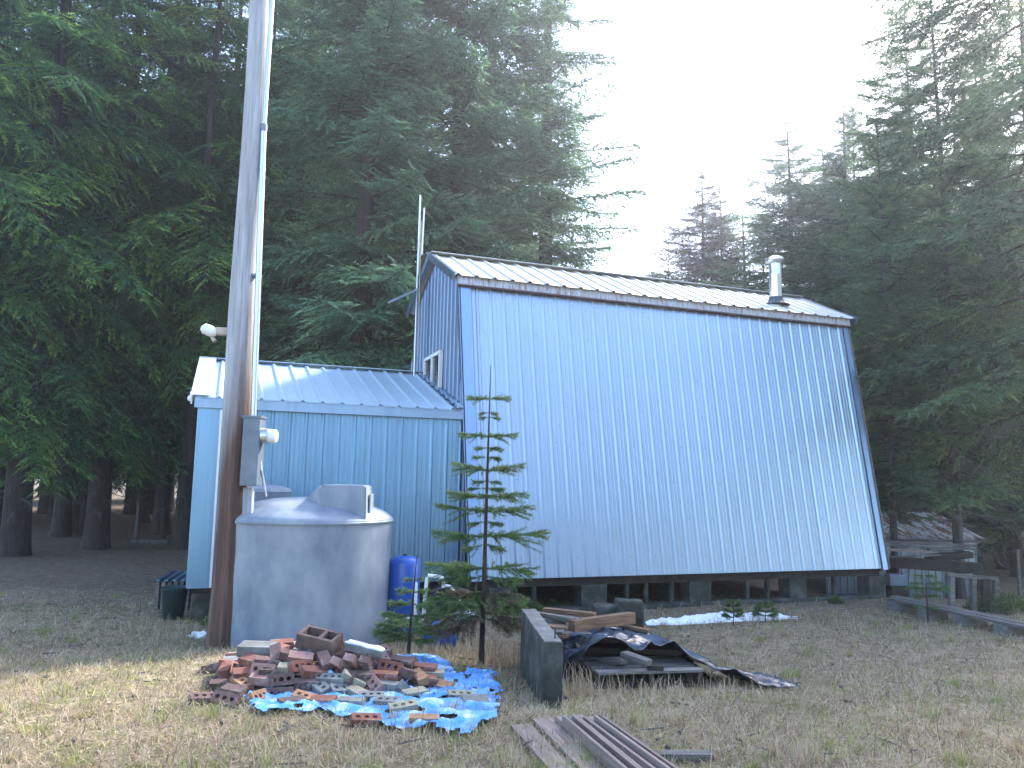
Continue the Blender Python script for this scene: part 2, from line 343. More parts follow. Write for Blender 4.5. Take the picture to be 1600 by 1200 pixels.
# ------------------------------------------------------------------ the tall metal cabin
O = Vector((-.60, 11.45, .24)); YAW = .3546; L, H, DV, WT, HR = 7.79, 4.659, .787, 1.486, .698
cabin = empty('metal_cabin', O, 'tall steep-walled cabin sided in ribbed pale metal, raised on short foundation posts', 'cabin', rz=YAW)
W = 2*(DV+WT); V3 = Vector
nf = V3((0, -H, DV)).normalized()      # outward normal of the leaning front wall
wall_panels(.0, L, lambda u: V3((u+.05*(1-u/L), 0, 0)), lambda u: V3((u, DV, H)), nf, MT['siding'], cabin)
wall_panels(.0, L, lambda u: V3((u, W, 0)), lambda u: V3((u, W-DV, H)), V3((0, H, DV)), MT['siding'], cabin)
def gtop(v):
    if v < DV: return H*v/DV
    if v > W-DV: return H*(W-v)/DV
    return H+HR*(1-abs(v-W/2)/WT)
for side, nx_ in ((0, -1), (L, 1)):
    v = .0; i = 0
    while v < W-.05:
        e = min(v+PITCH_R*4, W); pts = profile(v, e, h=.016, phase=.02)
        for k in (DV, W/2, W-DV):
            if v < k < e and all(abs(k-p[0]) > .004 for p in pts): pts.append((k, 0))
        pts.sort()
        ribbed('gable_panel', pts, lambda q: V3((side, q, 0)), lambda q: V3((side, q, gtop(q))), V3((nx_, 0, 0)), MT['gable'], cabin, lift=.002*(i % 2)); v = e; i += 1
# roof: two slopes with an overhang
EO = .16; s = HR/WT
def roof_half(sign):
    ev = W/2 - sign*(WT+EO); ez = H-EO*s
    wall_panels(-.12, L+.14, lambda u: V3((u, ev, ez+.05)), lambda u: V3((u, W/2, H+HR+.05)), V3((0, -sign*s, 1)), MT['roof'], cabin, 'roof_panel', ribs=4, h=.028, minor=False, pitch=.3048)
roof_half(1); roof_half(-1)
b = B(); b.bar((-.14, W/2-.08, H+HR+.055), (L+.16, W/2-.08, H+HR+.055), .2, .012); b.bar((-.14, W/2+.08, H+HR+.055), (L+.16, W/2+.08, H+HR+.055), .2, .012)
b.out('ridge_cap', MT['roof'], cabin)
b = B(); b.bar((-.05, DV-.06, H-.075), (L+.06, DV-.06, H-.075), .05, .14); b.out('eave_trim', MT['rust_trim'], cabin)
b = B(); b.bar((-.05, DV-.075, H-.165), (L+.06, DV-.075, H-.165), .09, .025); b.out('eave_strip', noisy('dark rusted eave edge', [(.3, (.06, .035, .035)), (.7, (.13, .08, .08))], 6), cabin)
def rake(u, sg):
    for q in (1, -1):
        a = V3((u, W/2-q*(WT+EO), H-EO*s+.02)); c = V3((u, W/2, H+HR+.02))
        B().bar(a, c, .03, .13).out('rake_trim', MT['trim'], cabin)
rake(-.14, 1); rake(L+.15, -1)
def corner(u, w1, w2, m):                       # folded flashing up the leaning corner
    a = V3((u+(.05 if u < 1 else 0), -.03, -.02)); c = V3((u, DV-.03, H-.02)); sg = 1 if u < 1 else -1
    bb = B(); n = nf*.024
    bb.bar(a+V3((sg*w1/2, 0, 0))+n*.3, c+V3((sg*w1/2, 0, 0))+n*.3, w1, .012, up=nf)
    bb.bar(a+V3((-sg*.022, w2/2, 0)), c+V3((-sg*.022, w2/2, 0)), .012, w2, up=V3((0, 1, 0)))
    bb.out('corner_trim', m, cabin)
corner(0, .17, .1, MT['trim']); corner(L, .10, .1, MT['trim'])
B().bar((L+.05, -.02, 0), (L+.05, DV-.02, H-.05), .02, .05).out('edge_board', MT['grey_wood'], cabin)
# screws: rows on the front face
b = B(); k = 0
for row in range(8):
    f = .06+row*.125; u = .13 if row % 2 else .36
    while u < L-.1:
        p = V3((u+.05*(1-f)*(1-u/L), DV*f, H*f))+nf*.004; b.box(p, (.010, .008, .010)); u += PITCH_R*2
tag(b.out('screws', MT['dark_void'], cabin), kind='stuff')
# gable window (slider with two panes)
wv0, wv1, wz0, wz1 = 1.62, 2.66, 2.62, 3.55
wf = B()
for a, c in (((wv0, wz0), (wv1, wz0)), ((wv0, wz1), (wv1, wz1)), ((wv0, wz0), (wv0, wz1)), ((wv1, wz0), (wv1, wz1)), (((wv0+wv1)/2, wz0), ((wv0+wv1)/2, wz1))):
    wf.bar((-.045, a[0], a[1]), (-.045, c[0], c[1]), .06, .06, up=(1, 0, 0))
wfo = wf.out('window', MT['white_trim'], cabin)
for q in (0, 1):
    y0 = wv0+q*(wv1-wv0)/2; B().box((-.035, y0+(wv1-wv0)/4, (wz0+wz1)/2), (.02, (wv1-wv0)/2-.06, wz1-wz0-.06)).out('pane', MT['glass'], wfo)
# floor frame and underpinning
GB = -.53
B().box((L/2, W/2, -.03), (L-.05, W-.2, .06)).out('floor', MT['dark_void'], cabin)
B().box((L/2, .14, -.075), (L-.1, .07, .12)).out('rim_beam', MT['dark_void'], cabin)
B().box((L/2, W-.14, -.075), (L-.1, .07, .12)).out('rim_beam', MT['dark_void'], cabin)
def upx(px, v=.15, z=-.25):                      # u of a point on the front sill seen at pixel px
    a, c = 0., L
    for _ in range(30):
        mid = (a+c)/2; w = cabin_m @ V3((mid, v, z)); q = M_cam.inverted() @ w
        x = 800+F_PX*q.x/-q.z
        if x < px: a = mid
        else: c = mid
    return (a+c)/2
cabin_m = Matrix.Translation(O) @ Matrix.Rotation(YAW, 4, 'Z')
for px0, px1 in ((904, 944), (1072, 1106), (1228, 1254), (1352, 1384), (760, 800)):
    u0, u1 = upx(px0), upx(px1)
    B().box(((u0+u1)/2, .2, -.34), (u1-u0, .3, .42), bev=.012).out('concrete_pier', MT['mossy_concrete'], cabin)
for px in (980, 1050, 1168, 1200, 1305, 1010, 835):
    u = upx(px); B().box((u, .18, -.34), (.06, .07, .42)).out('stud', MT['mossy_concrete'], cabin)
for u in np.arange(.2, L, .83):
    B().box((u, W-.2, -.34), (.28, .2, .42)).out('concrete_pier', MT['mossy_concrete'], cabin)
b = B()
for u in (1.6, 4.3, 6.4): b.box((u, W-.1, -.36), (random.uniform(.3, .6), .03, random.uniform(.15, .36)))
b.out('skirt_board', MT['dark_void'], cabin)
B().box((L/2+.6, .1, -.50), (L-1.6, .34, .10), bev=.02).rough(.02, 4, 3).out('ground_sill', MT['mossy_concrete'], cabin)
# stove pipe on the front roof slope
sv = DV+.42; sz = H+.42*s; su = None
best = 9
for q in np.arange(5.5, L, .02):
    w = M_cam.inverted() @ (cabin_m @ V3((q, sv, sz))); x = 800+F_PX*w.x/-w.z
    if abs(x-1213) < best: best = abs(x-1213); su = q
sp = B().lathe([(.115, -.06), (.115, .62), (.118, .63), (.118, .66), (.115, .67), (.115, .86)], 28, (su, sv, sz)).out('stove_pipe', MT['steel'], cabin, True)
B().lathe([(.10, .86), (.165, .90), (.175, .93), (.17, .97), (.06, 1.02)], 28, (su, sv, sz)).out('pipe_cap', MT['steel'], sp, True)
B().lathe([(.26, .04), (.2, .07), (.14, .13), (.125, .2)], 24, (su, sv, sz)).out('pipe_flashing', noisy('dark flashing boot', [(.3, (.03, .03, .035)), (.7, (.1, .12, .15))], 5, rough=.6), sp, True)

# ------------------------------------------------------------------ low annex
LA, HA, DVA, HRA, VA, ZB = 3.72, 2.447, 2.534, .837, .43, -.06
annex = empty('metal_annex', cabin_m @ V3((0, VA, 0)), 'low metal annex with pitched ribbed roof joined to the left gable of the cabin', 'annex', rz=YAW)
wall_panels(-LA, -.02, lambda u: V3((u, 0, ZB)), lambda u: V3((u, 0, HA)), V3((0, -1, 0)), MT['siding_annex'], annex)
wall_panels(-LA, -.02, lambda u: V3((u, 2*DVA, ZB)), lambda u: V3((u, 2*DVA, HA)), V3((0, 1, 0)), MT['siding_annex'], annex)
pts = profile(0, 2*DVA, h=.016); pts.append((DVA, 0)); pts.sort()
ribbed('gable_panel', pts, lambda q: V3((-LA, q, ZB)), lambda q: V3((-LA, q, HA+HRA*(1-abs(q-DVA)/DVA))), V3((-1, 0, 0)), MT['siding_annex'], annex)
sa = HRA/DVA
for sg in (1, -1):
    ev = DVA-sg*(DVA+.1); ez = HA-.1*sa
    wall_panels(-LA-.08, -.03, lambda u: V3((u, ev, ez+.05)), lambda u: V3((u, DVA, HA+HRA+.05)), V3((0, -sg*sa, 1)), MT['roof_annex'], annex, 'roof_panel', pitch=.2743, ribs=3, h=.03, minor=False)
B().bar((-LA-.1, DVA, HA+HRA+.085), (-.03, DVA, HA+HRA+.085), .2, .012).out('ridge_cap', MT['roof_annex'], annex)
B().bar((-LA-.06, -.05, HA-.04), (.0, -.05, HA-.04), .05, .15).out('eave_trim', MT['trim'], annex)
B().bar((-LA+.02, -.1, HA+.055), (-LA+.02, DVA, HA+HRA+.10), .26, .014).out('rake_trim', MT['white_trim'], annex)  # white colour stands in for the bright sheen on this trim
B().bar((-LA-.1, -.1, HA-.01), (-LA-.1, DVA, HA+HRA+.03), .02, .13).out('rake_board', MT['white_trim'], annex)
B().box((-LA+.14, -.026, (HA+ZB)/2-.05), (.30, .012, HA-ZB-.1)).out('corner_trim', MT['siding_annex'], annex)
B().box((-LA+.285, -.04, (HA+ZB)/2-.06), (.028, .03, HA-ZB-.14)).out('edge_strip', MT['white_trim'], annex)
b = B()
for i in range(18): f = i/17; b.box((-.08+.02*(i % 2), -.1+(DVA+.1)*f, HA+.09+HRA*f-.02), (.1, .12, .05), bev=.008)
b.out('joint_flashing', MT['trim'], annex)
B().box((-LA/2, DVA, ZB-.05), (LA-.1, 2*DVA-.2, .1)).out('floor', MT['dark_void'], annex)
for u in (-LA+.28, -1.9, -.3): B().box((u, .22, -.38), (.42, .36, .5), bev=.02).out('concrete_pier', MT['mossy_concrete'], annex)
B().box((-1.5, 1.4, -.36), (2.6, .05, .5)).out('skirt_board', MT['dark_void'], annex)

# aerial masts beside the gable
def up_pt(px, v, u=-.2):
    w = cabin_m @ V3((u, v, 0)); return w
mast_v = None
def gable_pt(px, py, u=-.22):                      # point in the plane just outside the left gable
    n = cabin_m.to_3x3() @ V3((1, 0, 0)); p0 = cabin_m @ V3((u, 0, 0)); d = ray(px, py); o = V3((0, 0, EYE))
    return o+d*((p0-o).dot(n)/d.dot(n))
m1 = gable_pt(648, 560); t1 = at(651, 305, m1.y)
a = B().tube([V3((m1.x, m1.y, O.z+HA+.3)), V3((m1.x, m1.y, t1.z))], .018, 8).out('aerial_mast', MT['conduit']); tag(a, 'tall thin grey metal mast standing against the cabin gable', 'mast')
m2 = gable_pt(656, 470); t2 = at(661, 330, m2.y)
root = empty('whip_aerial', (m2.x, m2.y, O.z+3.6), 'thin whip aerial with pale tube bracketed to the gable edge', 'aerial')
def loc(root, p): return V3(p)-root.location
B().tube([(0, 0, 0), loc(root, at(658, 345, m2.y))], .009, 6).out('rod', MT['beige'], root)
B().tube([loc(root, at(659, 398, m2.y)), loc(root, at(663, 325, m2.y))], .015, 6).out('pale_tube', MT['pvc'], root)
B().tube([loc(root, at(655, 402, m2.y)), loc(root, at(661, 396, m2.y))], .01, 6).out('bracket', MT['beige'], root)
bp_ = gable_pt(652, 452); be = at(606, 473, bp_.y-.3)
boom = empty('aerial_boom', bp_, 'short flat metal boom with hanging wires sticking out from the far eave', 'boom')
B().bar((0, 0, 0), be-bp_, .07, .04).out('arm', MT['conduit'], boom)
B().tube([be-bp_, (be-bp_).lerp(at(572, 556, bp_.y)-bp_, .5)+V3((0, 0, -.1)), at(572, 556, bp_.y)-bp_], .006, 5).out('wire', MT['wire'], boom)
B().tube([(be-bp_)*.75, at(603, 520, bp_.y)-bp_, at(603, 548, bp_.y)-bp_], .006, 5).out('wire', MT['wire'], boom)

# ------------------------------------------------------------------ utility pole and its fittings
PY = 8.95; pb = at(351, 985, PY); pt = at(407, -20, PY)
lean = (pt-pb)/(pt.z-pb.z); pole = empty('utility_pole', (pb.x, PY, pb.z-.1), 'weathered wooden utility pole with conduit and meter box at the left', 'pole')
def pl(z): return V3((lean.x*z, 0, z))
zs = np.linspace(-.3, 10, 26)
b = B(); b.tube([pl(z)+V3((.012*math.sin(z*1.3), 0, 0)) for z in zs], [.176-.0085*max(z, 0)+.02*math.exp(-max(z, 0)*3) for z in zs], 24)
for v in b.bm.verts:
    a = math.atan2(v.co.y, v.co.x-lean.x*v.co.z); v.co += V3((math.cos(a), math.sin(a), 0))*.008*noise.noise(V3((math.cos(a)*2, math.sin(a)*2, v.co.z*.4)))
b.out('shaft', MT['pole'], pole, True)
pr = lambda z: V3((lean.x*z, 0, z))
def rel(px, py, Y): return at(px, py, Y)-pole.location
c0, c1, c2_ = rel(396, 655, PY-.06), rel(412, 200, PY-.06), rel(427, -30, PY-.06)
B().tube([c0, c1], .035, 14).out('conduit', MT['conduit'], pole, True)
B().tube([c1+(c0-c1)*.02, c2_, c2_+V3((.05, 0, 2.6))], .028, 14).out('conduit', MT['conduit'], pole, True)
b = B(); b.tube([c1+(c0-c1)*.012, c1-(c0-c1)*.012], .042, 14); b.out('conduit_coupling', MT['grey_metal'], pole, True)
for px, py in ((409, 262), (403, 430)):
    q = rel(px, py, PY-.06); B().box(q+V3((-.03, .02, 0)), (.12, .08, .03)).out('conduit_strap', MT['grey_metal'], pole)
bx = rel(395, 706, PY-.12)
mb = B().box(bx, (.19, .2, .76), bev=.01).out('meter_box', MT['grey_metal'], pole)
B().box(bx+V3((0, -.0, .39)), (.21, .22, .025)).out('box_lid', MT['grey_metal'], mb)
B().tube([bx+V3((.09, 0, .18)), bx+V3((.17, 0, .18))], .09, 22).out('meter_ring', MT['conduit'], mb, True)
B().tube([bx+V3((.17, 0, .18)), bx+V3((.25, 0, .18)), bx+V3((.262, 0, .18))], [.078, .075, .06], 22).out('meter_glass', MT['pvc'], mb, True)
bt = rel(389, 762, PY-.1); bb_ = rel(379, 1000, PY-.1)
B().bar(bt, bb_, .11, .05, up=(0, 1, 0)).out('conduit_board', noisy('grey painted board', [(.3, (.2, .22, .25)), (.7, (.32, .34, .37))], 4, (6, 6, .5)), pole)
B().tube([bt+V3((.055, -.03, 0)), bb_+V3((.035, -.03, 0))], .011, 8).out('ground_conduit', MT['pvc'], pole)
B().tube([rel(405, 705, PY-.1), rel(409, 735, PY-.1), rel(416, 775, PY+.2)], .012, 8).out('loose_cable', MT['pvc'], pole)
B().box(rel(350, 711, PY-.19), (.065, .012, .15)).out('tag_plate', MT['white_trim'], pole)
fx = rel(350, 518, PY)
fl = B().box(fx+V3((-.02, 0, 0)), (.16, .09, .09), bev=.02).out('floodlight_bracket', MT['beige'], pole)
B().lathe([(.03, -.08), (.055, -.05), (.066, .0), (.062, .07), (.03, .1)], 18).out('lamp_head', MT['pvc'], fl, True)
lh = fl.children[-1]; lh.location = rel(328, 517, PY-.03); lh.rotation_euler = (R(8), R(-68), 0)
B().tube([fx+V3((-.1, 0, -.01)), fx+V3((-.13, -.01, -.07)), fx+V3((-.09, -.02, -.12))], .026, 8).out('knuckle', MT['beige'], fl, True)
for z, a in ((4.9, .1), (5.6, -.06), (3.8, .05), (6.6, 0)):
    B().lathe([(.02, 0), (.018, .012), (.008, .016)], 8).out('knot', MT['dark_void'], pole)
    k_ = pole.children[-1]; rr_ = .176-.0085*z; k_.location = pl(z)+V3((rr_*math.sin(a*5), -rr_*math.cos(a*5)+.004, 0)); k_.rotation_euler = (R(90), 0, 0)
# small floodlight on the annex corner
fc = at(309, 622, (cabin_m @ V3((-LA, VA, 0))).y)
fr = empty('corner_floodlight', fc, 'small twin white floodlight on the left corner of the annex', 'floodlight')
B().box((.03, 0, 0), (.05, .06, .06), bev=.01).out('junction_box', MT['beige'], fr)
for dx, dz in ((-.04, .06), (-.07, -.01)):
    B().lathe([(.02, -.05), (.045, -.02), (.05, .03), (.02, .06)], 14).out('lamp_head', MT['pvc'], fr, True); q = fr.children[-1]; q.location = (dx, -.02, dz); q.rotation_euler = (R(70), R(-25), 0)

# ------------------------------------------------------------------ water tank
tx = at(478, 900, 9.62); TR = 1.0; tank_base = -.25
tank = empty('water_tank', (tx.x, 9.62, tank_base), 'large round grey white water tank with box hatch behind the brick pile', 'water tank')
top = at(500, 812, 8.62).z-tank_base
prof = [(TR*.99, 0), (TR, .03)]+[(TR+.004*math.sin(i*.8), .05+(top-.12)*i/18) for i in range(19)]+[(TR+.012, top-.05), (TR+.01, top-.02), (TR-.03, top+.015), (TR*.9, top+.06), (TR*.78, top+.11), (TR*.6, top+.165), (TR*.4, top+.20), (TR*.15, top+.215)]
B().lathe(prof, 96).out('shell', MT['tank'], tank, True, 50)
B().lathe([(TR+.008, top-.075), (TR+.02, top-.06), (TR+.02, top-.045), (TR+.008, top-.035)], 96).out('rim_seam', MT['tank'], tank, True)
# raised box hatch with a sloping fairing on its left
hx0 = (at(499, 790, 9.0)-tank.location).x; hx1 = (at(571, 790, 9.0)-tank.location).x; hxl = (at(468, 790, 9.3)-tank.location).x
hz = (at(535, 758, 9.0)-tank.location).z
yb, yf = .0, -.62
Vh = [(hxl-.08, .25, top-.02), (hx1-.04, .25, top-.02), (hx1+.01, yf, top-.08), (hx0-.01, yf, top-.08), (hxl, .22, hz-.10), (hx0+.03, -.0, hz), (hx1-.06, .1, hz), (hx1-.005, yf+.02, hz-.0), (hx0, yf+.02, hz-.0), (hxl-.03, -.25, top-.02)]
hb = bmesh.new(); hv = [hb.verts.new(p) for p in Vh]; bmesh.ops.convex_hull(hb, input=hb.verts[:])
bmesh.ops.bevel(hb, geom=[e for e in hb.edges if e.calc_length() > .2], offset=.016, segments=2, affect='EDGES')
bmesh.ops.recalc_face_normals(hb, faces=hb.faces[:]); hm = bpy.data.meshes.new('box_hatch'); hb.to_mesh(hm); hb.free(); link('box_hatch', hm, tank, (MT['tank'],))
B().box((hx1+.012, yf+.3, (top+hz)/2-.03), (.02, .2, hz-top-.14), bev=.006).out('hatch_hinge', MT['tank'], tank)
lx = at(411, 780, 10.0)-tank.location; lt = (at(411, 757, 10.0)-tank.location).z
B().lathe([(.34, top-.06), (.34, lt-.10), (.35, lt-.085), (.33, lt-.05), (.22, lt-.015), (.1, lt), (.02, lt+.004)], 40, (lx.x, .38, 0)).out('manhole_lid', MT['tank'], tank, True)

# ------------------------------------------------------------------ blue pressure tank, pump, plumbing
bt_ = at(631, 920, 9.75); pz = gz(bt_.x, 9.75)-.01; bz = at(631, 868, 9.75).z-pz; br = .195
press = empty('pressure_tank', (bt_.x, 9.75, pz), 'upright blue steel pressure tank right of the big water tank', 'pressure tank')
B().lathe([(.13, 0), (.14, .06)], 24).out('base_ring', MT['dark_void'], press, True)
B().lathe([(.05, .06), (.14, .08), (br, .14), (br, bz-.10), (br*.93, bz-.055), (br*.7, bz-.018), (br*.3, bz-.002), (.02, bz)], 36).out('vessel', MT['blue_tank'], press, True, 60)
B().lathe([(.02, bz-.005), (.02, bz+.02)], 10).out('valve_cap', MT['dark_void'], press)
pump = at(688, 965, 9.3); gp_ = gz(pump.x, 9.3)
lay = empty('blue_drum', (pump.x, 9.3, gp_+.15), 'blue drum lying on its side beside the upright pressure tank', 'drum', rz=R(8))
b = B(); b.tube([(-.19, 0, 0), (-.185, 0, 0), (-.15, 0, 0), (.15, 0, 0), (.185, 0, 0), (.19, 0, 0)], [.07, .13, .15, .15, .13, .07], 30); b.out('vessel', MT['blue_tank'], lay, True, 60)
for x in (-.1, .1): B().box((x, 0, -.145), (.05, .16, .03)).out('foot', MT['dark_void'], lay)
pf = empty('white_pipework', on(664, 972), 'white plastic pipe loop with a curved hose over the blue drum', 'pipework')
def rp(px, py, Y=9.45): return at(px, py, Y)-pf.location
B().tube([rp(661, 968), rp(667, 902), rp(669, 899), rp(690, 902), rp(693, 905), rp(693, 918)], .022, 10).out('pipe', MT['pvc'], pf, True)
B().tube([rp(693, 914), rp(703, 916), rp(712, 926), rp(719, 940)], .014, 10).out('hose', MT['pvc'], pf, True)
B().tube([rp(650, 910), rp(649, 968)], .02, 10).out('pipe', MT['pvc'], pf, True)
B().tube([rp(598, 967, 9.5), rp(660, 965, 9.5)], .014, 10).out('pipe', MT['pvc'], pf, True)
B().tube([rp(672, 925, 9.7), rp(700, 916, 9.7), rp(735, 925, 9.7)], .03, 8).rough(.02, 6).out('black_hose', MT['wire'], pf, True)
# crumpled white plastic
def crumple(name, c, size, m, seed, label, cat, flat=.4, group=None):
    b = B(); bmesh.ops.create_icosphere(b.bm, subdivisions=4, radius=1)
    for v in b.bm.verts:
        n = noise.noise(v.co*1.6+V3((seed, 0, 0)))*.5+noise.noise(v.co*4+V3((seed, 3, 0)))*.28+noise.noise(v.co*9+V3((seed, 3, 5)))*.12
        v.co *= 1+n; v.co.x *= size[0]; v.co.y *= size[1]; v.co.z = max(v.co.z, -.35)*size[2]
    o = b.out(name, m, None, False); o.location = c; tag(o, label, cat, group); return o
q = on(727, 972); crumple('plastic_bag', q+V3((0, .05, .05)), (.16, .1, .1), MT['snow'], 3, 'crumpled white plastic bag right of the blue drum', 'plastic bag')
q = on(312, 996); crumple('white_scrap', q+V3((0, .02, .01)), (.13, .08, .05), MT['snow'], 8, 'crumpled white scrap lying at the left foot of the pole', 'scrap')

# ------------------------------------------------------------------ snow strip under the eave
b = B(); n = 60; rows = 7; VV = []
p0, p1 = on(1008, 976), on(1256, 966)
for i in range(n+1):
    f = i/n; c = p0.lerp(p1, f); w = .16*(math.sin(math.pi*min(1, f*1.02+.01))**.4)*(1+.5*noise.noise(V3((f*9, 2, 2))))*(.6 if f > .85 else 1)
    if .93 > f > .9: w *= .2
    for j in range(rows+1):
        t = j/rows*2-1; h = max(0, 1-t*t)**.5*(.045+.09*abs(noise.noise(V3((f*14, t, 0))))+.03*noise.noise(V3((f*30, t*2, 4))))*(w/.16)
        x, y = c.x-t*w*.35, c.y+t*w; VV.append((x, y, gz(x, y)-.01+h+.03*(1-abs(t))))
FF = [(i*(rows+1)+j, (i+1)*(rows+1)+j, (i+1)*(rows+1)+j+1, i*(rows+1)+j+1) for i in range(n) for j in range(rows)]
tag(mesh('snow_strip', VV, FF, MT['snow'], smooth=True), 'lumpy melting strip of white snow along the foot of the cabin', 'snow')

# ------------------------------------------------------------------ brick pile on the blue tarp
def brick_mesh(holes=3, dims=(.2, .092, .062)):
    lx_, ly_, lz_ = dims; bm = bmesh.new(); loops = []
    loops.append([(-lx_/2, -ly_/2), (lx_/2, -ly_/2), (lx_/2, ly_/2), (-lx_/2, ly_/2)])
    for k in range(holes):
        cx = (k-(holes-1)/2)*lx_*.29; loops.append([(cx+.0185*math.cos(a*math.pi/4), .0185*math.sin(a*math.pi/4)) for a in range(8)])
    es = []; rings = []
    for lp in loops:
        vs_ = [bm.verts.new((x, y, lz_/2)) for x, y in lp]; rings.append(vs_)
        es += [bm.edges.new((vs_[i], vs_[(i+1) % len(vs_)])) for i in range(len(vs_))]
    bmesh.ops.triangle_fill(bm, edges=es, use_beauty=True)
    top_f = bm.faces[:]; mp_ = {v: bm.verts.new((v.co.x, v.co.y, -lz_/2)) for v in bm.verts[:]}
    for f in top_f: bm.faces.new([mp_[v] for v in reversed(f.verts)])
    for r_ in rings:
        for i in range(len(r_)):
            a, c = r_[i], r_[(i+1) % len(r_)]; bm.faces.new((a, c, mp_[c], mp_[a]))
    bmesh.ops.recalc_face_normals(bm, faces=bm.faces[:])
    me = bpy.data.meshes.new('brick'); bm.to_mesh(me); bm.free(); me.materials.append(MT['brick']); return me
BM = brick_mesh(); BS = brick_mesh(0)
def heap(x, y):
    c = on_heap_c; dx, dy = (x-c.x)/1.12, (y-c.y)/.72; r2 = dx*dx+dy*dy
    return .34*max(0, 1-r2)**1.0
on_heap_c = on(505, 1062)
def onheap(px, py):
    d = ray(px, py); t = 5.0
    while t < 14:
        p = V3((0, 0, EYE))+d*t
        if p.z <= gz(p.x, p.y)+.035+heap(p.x, p.y): break
        t += .01
    return p
RED, PUR, ORG, GRY, TAN, PNK, DRK = (.19, .072, .05, 1), (.135, .078, .07, 1), (.32, .17, .095, 1), (.17, .175, .17, 1), (.28, .26, .19, 1), (.31, .175, .145, 1), (.085, .052, .045, 1)
CN = {RED: 'deep red', PUR: 'purplish brown', ORG: 'orange tan', GRY: 'grey', TAN: 'mortar-pale tan', PNK: 'pink', DRK: 'dark brown'}
# px, py, colour, yaw, tilt about long axis, tilt about short axis, cored?
BR = [(318, 1092, PUR, 30, 15, 5, 1), (352, 1094, PUR, -10, 40, 8, 1), (378, 1068, ORG, -35, 10, 12, 1), (402, 1090, ORG, 75, 55, 5, 1), (384, 1052, RED, 25, 20, 0, 0), (412, 1047, PNK, -5, 62, 3, 1),
      (440, 1062, PUR, 12, 70, -4, 1), (438, 1084, PUR, 8, 72, -3, 1), (410, 1062, PNK, 0, 10, 5, 0), (478, 1092, ORG, -12, 15, 10, 1), (505, 1096, RED, -20, 10, -5, 0), (470, 1042, RED, 50, 60, 5, 1), (490, 1050, RED, 35, 20, 10, 0),
      (508, 1032, PUR, -60, 10, 20, 0), (532, 1040, PNK, 70, 15, 35, 0), (550, 1036, PNK, 80, 10, 40, 0), (572, 1042, PUR, 85, 12, 50, 0), (585, 1068, PNK, -50, 48, 20, 1), (610, 1042, RED, -12, 65, 8, 1), (602, 1056, RED, 5, 5, 3, 0),
      (500, 1074, GRY, -42, 20, 12, 1), (535, 1078, GRY, 35, 25, 5, 1), (520, 1062, GRY, -5, 15, 0, 1), (552, 1062, TAN, 20, 12, 30, 0), (548, 1098, GRY, -6, 4, 0, 0), (580, 1090, GRY, 8, 10, 0, 1), (606, 1098, GRY, -4, 8, 0, 1), (630, 1106, TAN, 25, 12, -5, 1),
      (606, 1072, GRY, 10, 6, 8, 0), (633, 1075, GRY, 88, 40, 24, 1), (648, 1084, TAN, 40, 10, 0, 0), (640, 1052, PUR, 60, 12, 18, 0), (655, 1058, ORG, -60, 15, 10, 0), (664, 1062, RED, 30, 12, 10, 0), (690, 1072, ORG, -28, 22, 4, 0), (664, 1044, RED, -10, 8, 0, 0), (676, 1054, TAN, 5, 6, 0, 0),
      (455, 1024, PUR, 20, 15, 15, 0), (432, 1022, PUR, -70, 20, 25, 0), (418, 1034, PUR, 15, 8, 5, 0), (470, 1028, PNK, 10, 25, 8, 0), (392, 1032, RED, -30, 18, 0, 0), (454, 1045, TAN, 4, 14, 3, 0), (540, 1056, DRK, -35, 40, 8, 1), (566, 1056, DRK, 30, 14, 2, 0), (425, 1050, DRK, 10, 6, 3, 1),
      (720, 1088, TAN, 10, 10, 4, 1), (742, 1096, GRY, 20, 24, 5, 0), (572, 1126, RED, 16, 14, 5, 1), (662, 1126, ORG, 6, 4, 2, 0), (366, 1080, PUR, -20, 12, 2, 0), (480, 1068, DRK, 15, 10, 0, 0), (590, 1030, PUR, 30, 10, 12, 1), (628, 1034, DRK, -10, 12, 6, 0), (560, 1084, TAN, -30, 8, 12, 0), (456, 1098, DRK, 40, 5, 3, 0), (348, 1070, DRK, 14, 8, 0, 0)]
def zone(px, py):
    h = 'at the left end' if px < 370 else 'on the left side' if px < 450 else 'in the middle' if px < 560 else 'right of centre' if px < 640 else 'at the right end'
    v = 'topmost row' if py < 1036 else 'upper part' if py < 1058 else 'middle height' if py < 1080 else 'lower front edge'
    return v, h
seen = {}
for px, py, colr, yw, tl, t2_, cored in BR:
    p = onheap(px, py); o = bpy.data.objects.new('brick', BM if cored else BS); C.objects.link(o); o.location = p
    o.rotation_euler = (R(tl if cored < 2 else 0), R(t2_), R(yw)); o.color = colr
    v, h = zone(px, py); kind_ = 'cored' if cored else 'solid-faced'
    if px > 700: lab = f'{CN[colr]} brick lying flat on the right side of the blue tarp'
    elif py > 1120: lab = f'{CN[colr]} brick lying alone on the front fringe of the blue tarp'
    else: lab = f'{CN[colr]} {kind_} brick {h} of the pile, {v}'
    k = seen.get(lab, 0); seen[lab] = k+1
    if k: lab = lab.replace('on the left side of', 'left in').replace('right of centre of', 'right in'); lab = lab.replace(' of the pile', ''); lab += ', tilted steeply' if abs(tl) > 30 else (', second of its kind' if k == 1 else ', lowest of its kind')
    tag(o, lab, 'brick', 'loose bricks heaped on the blue tarp')
n_under = 0
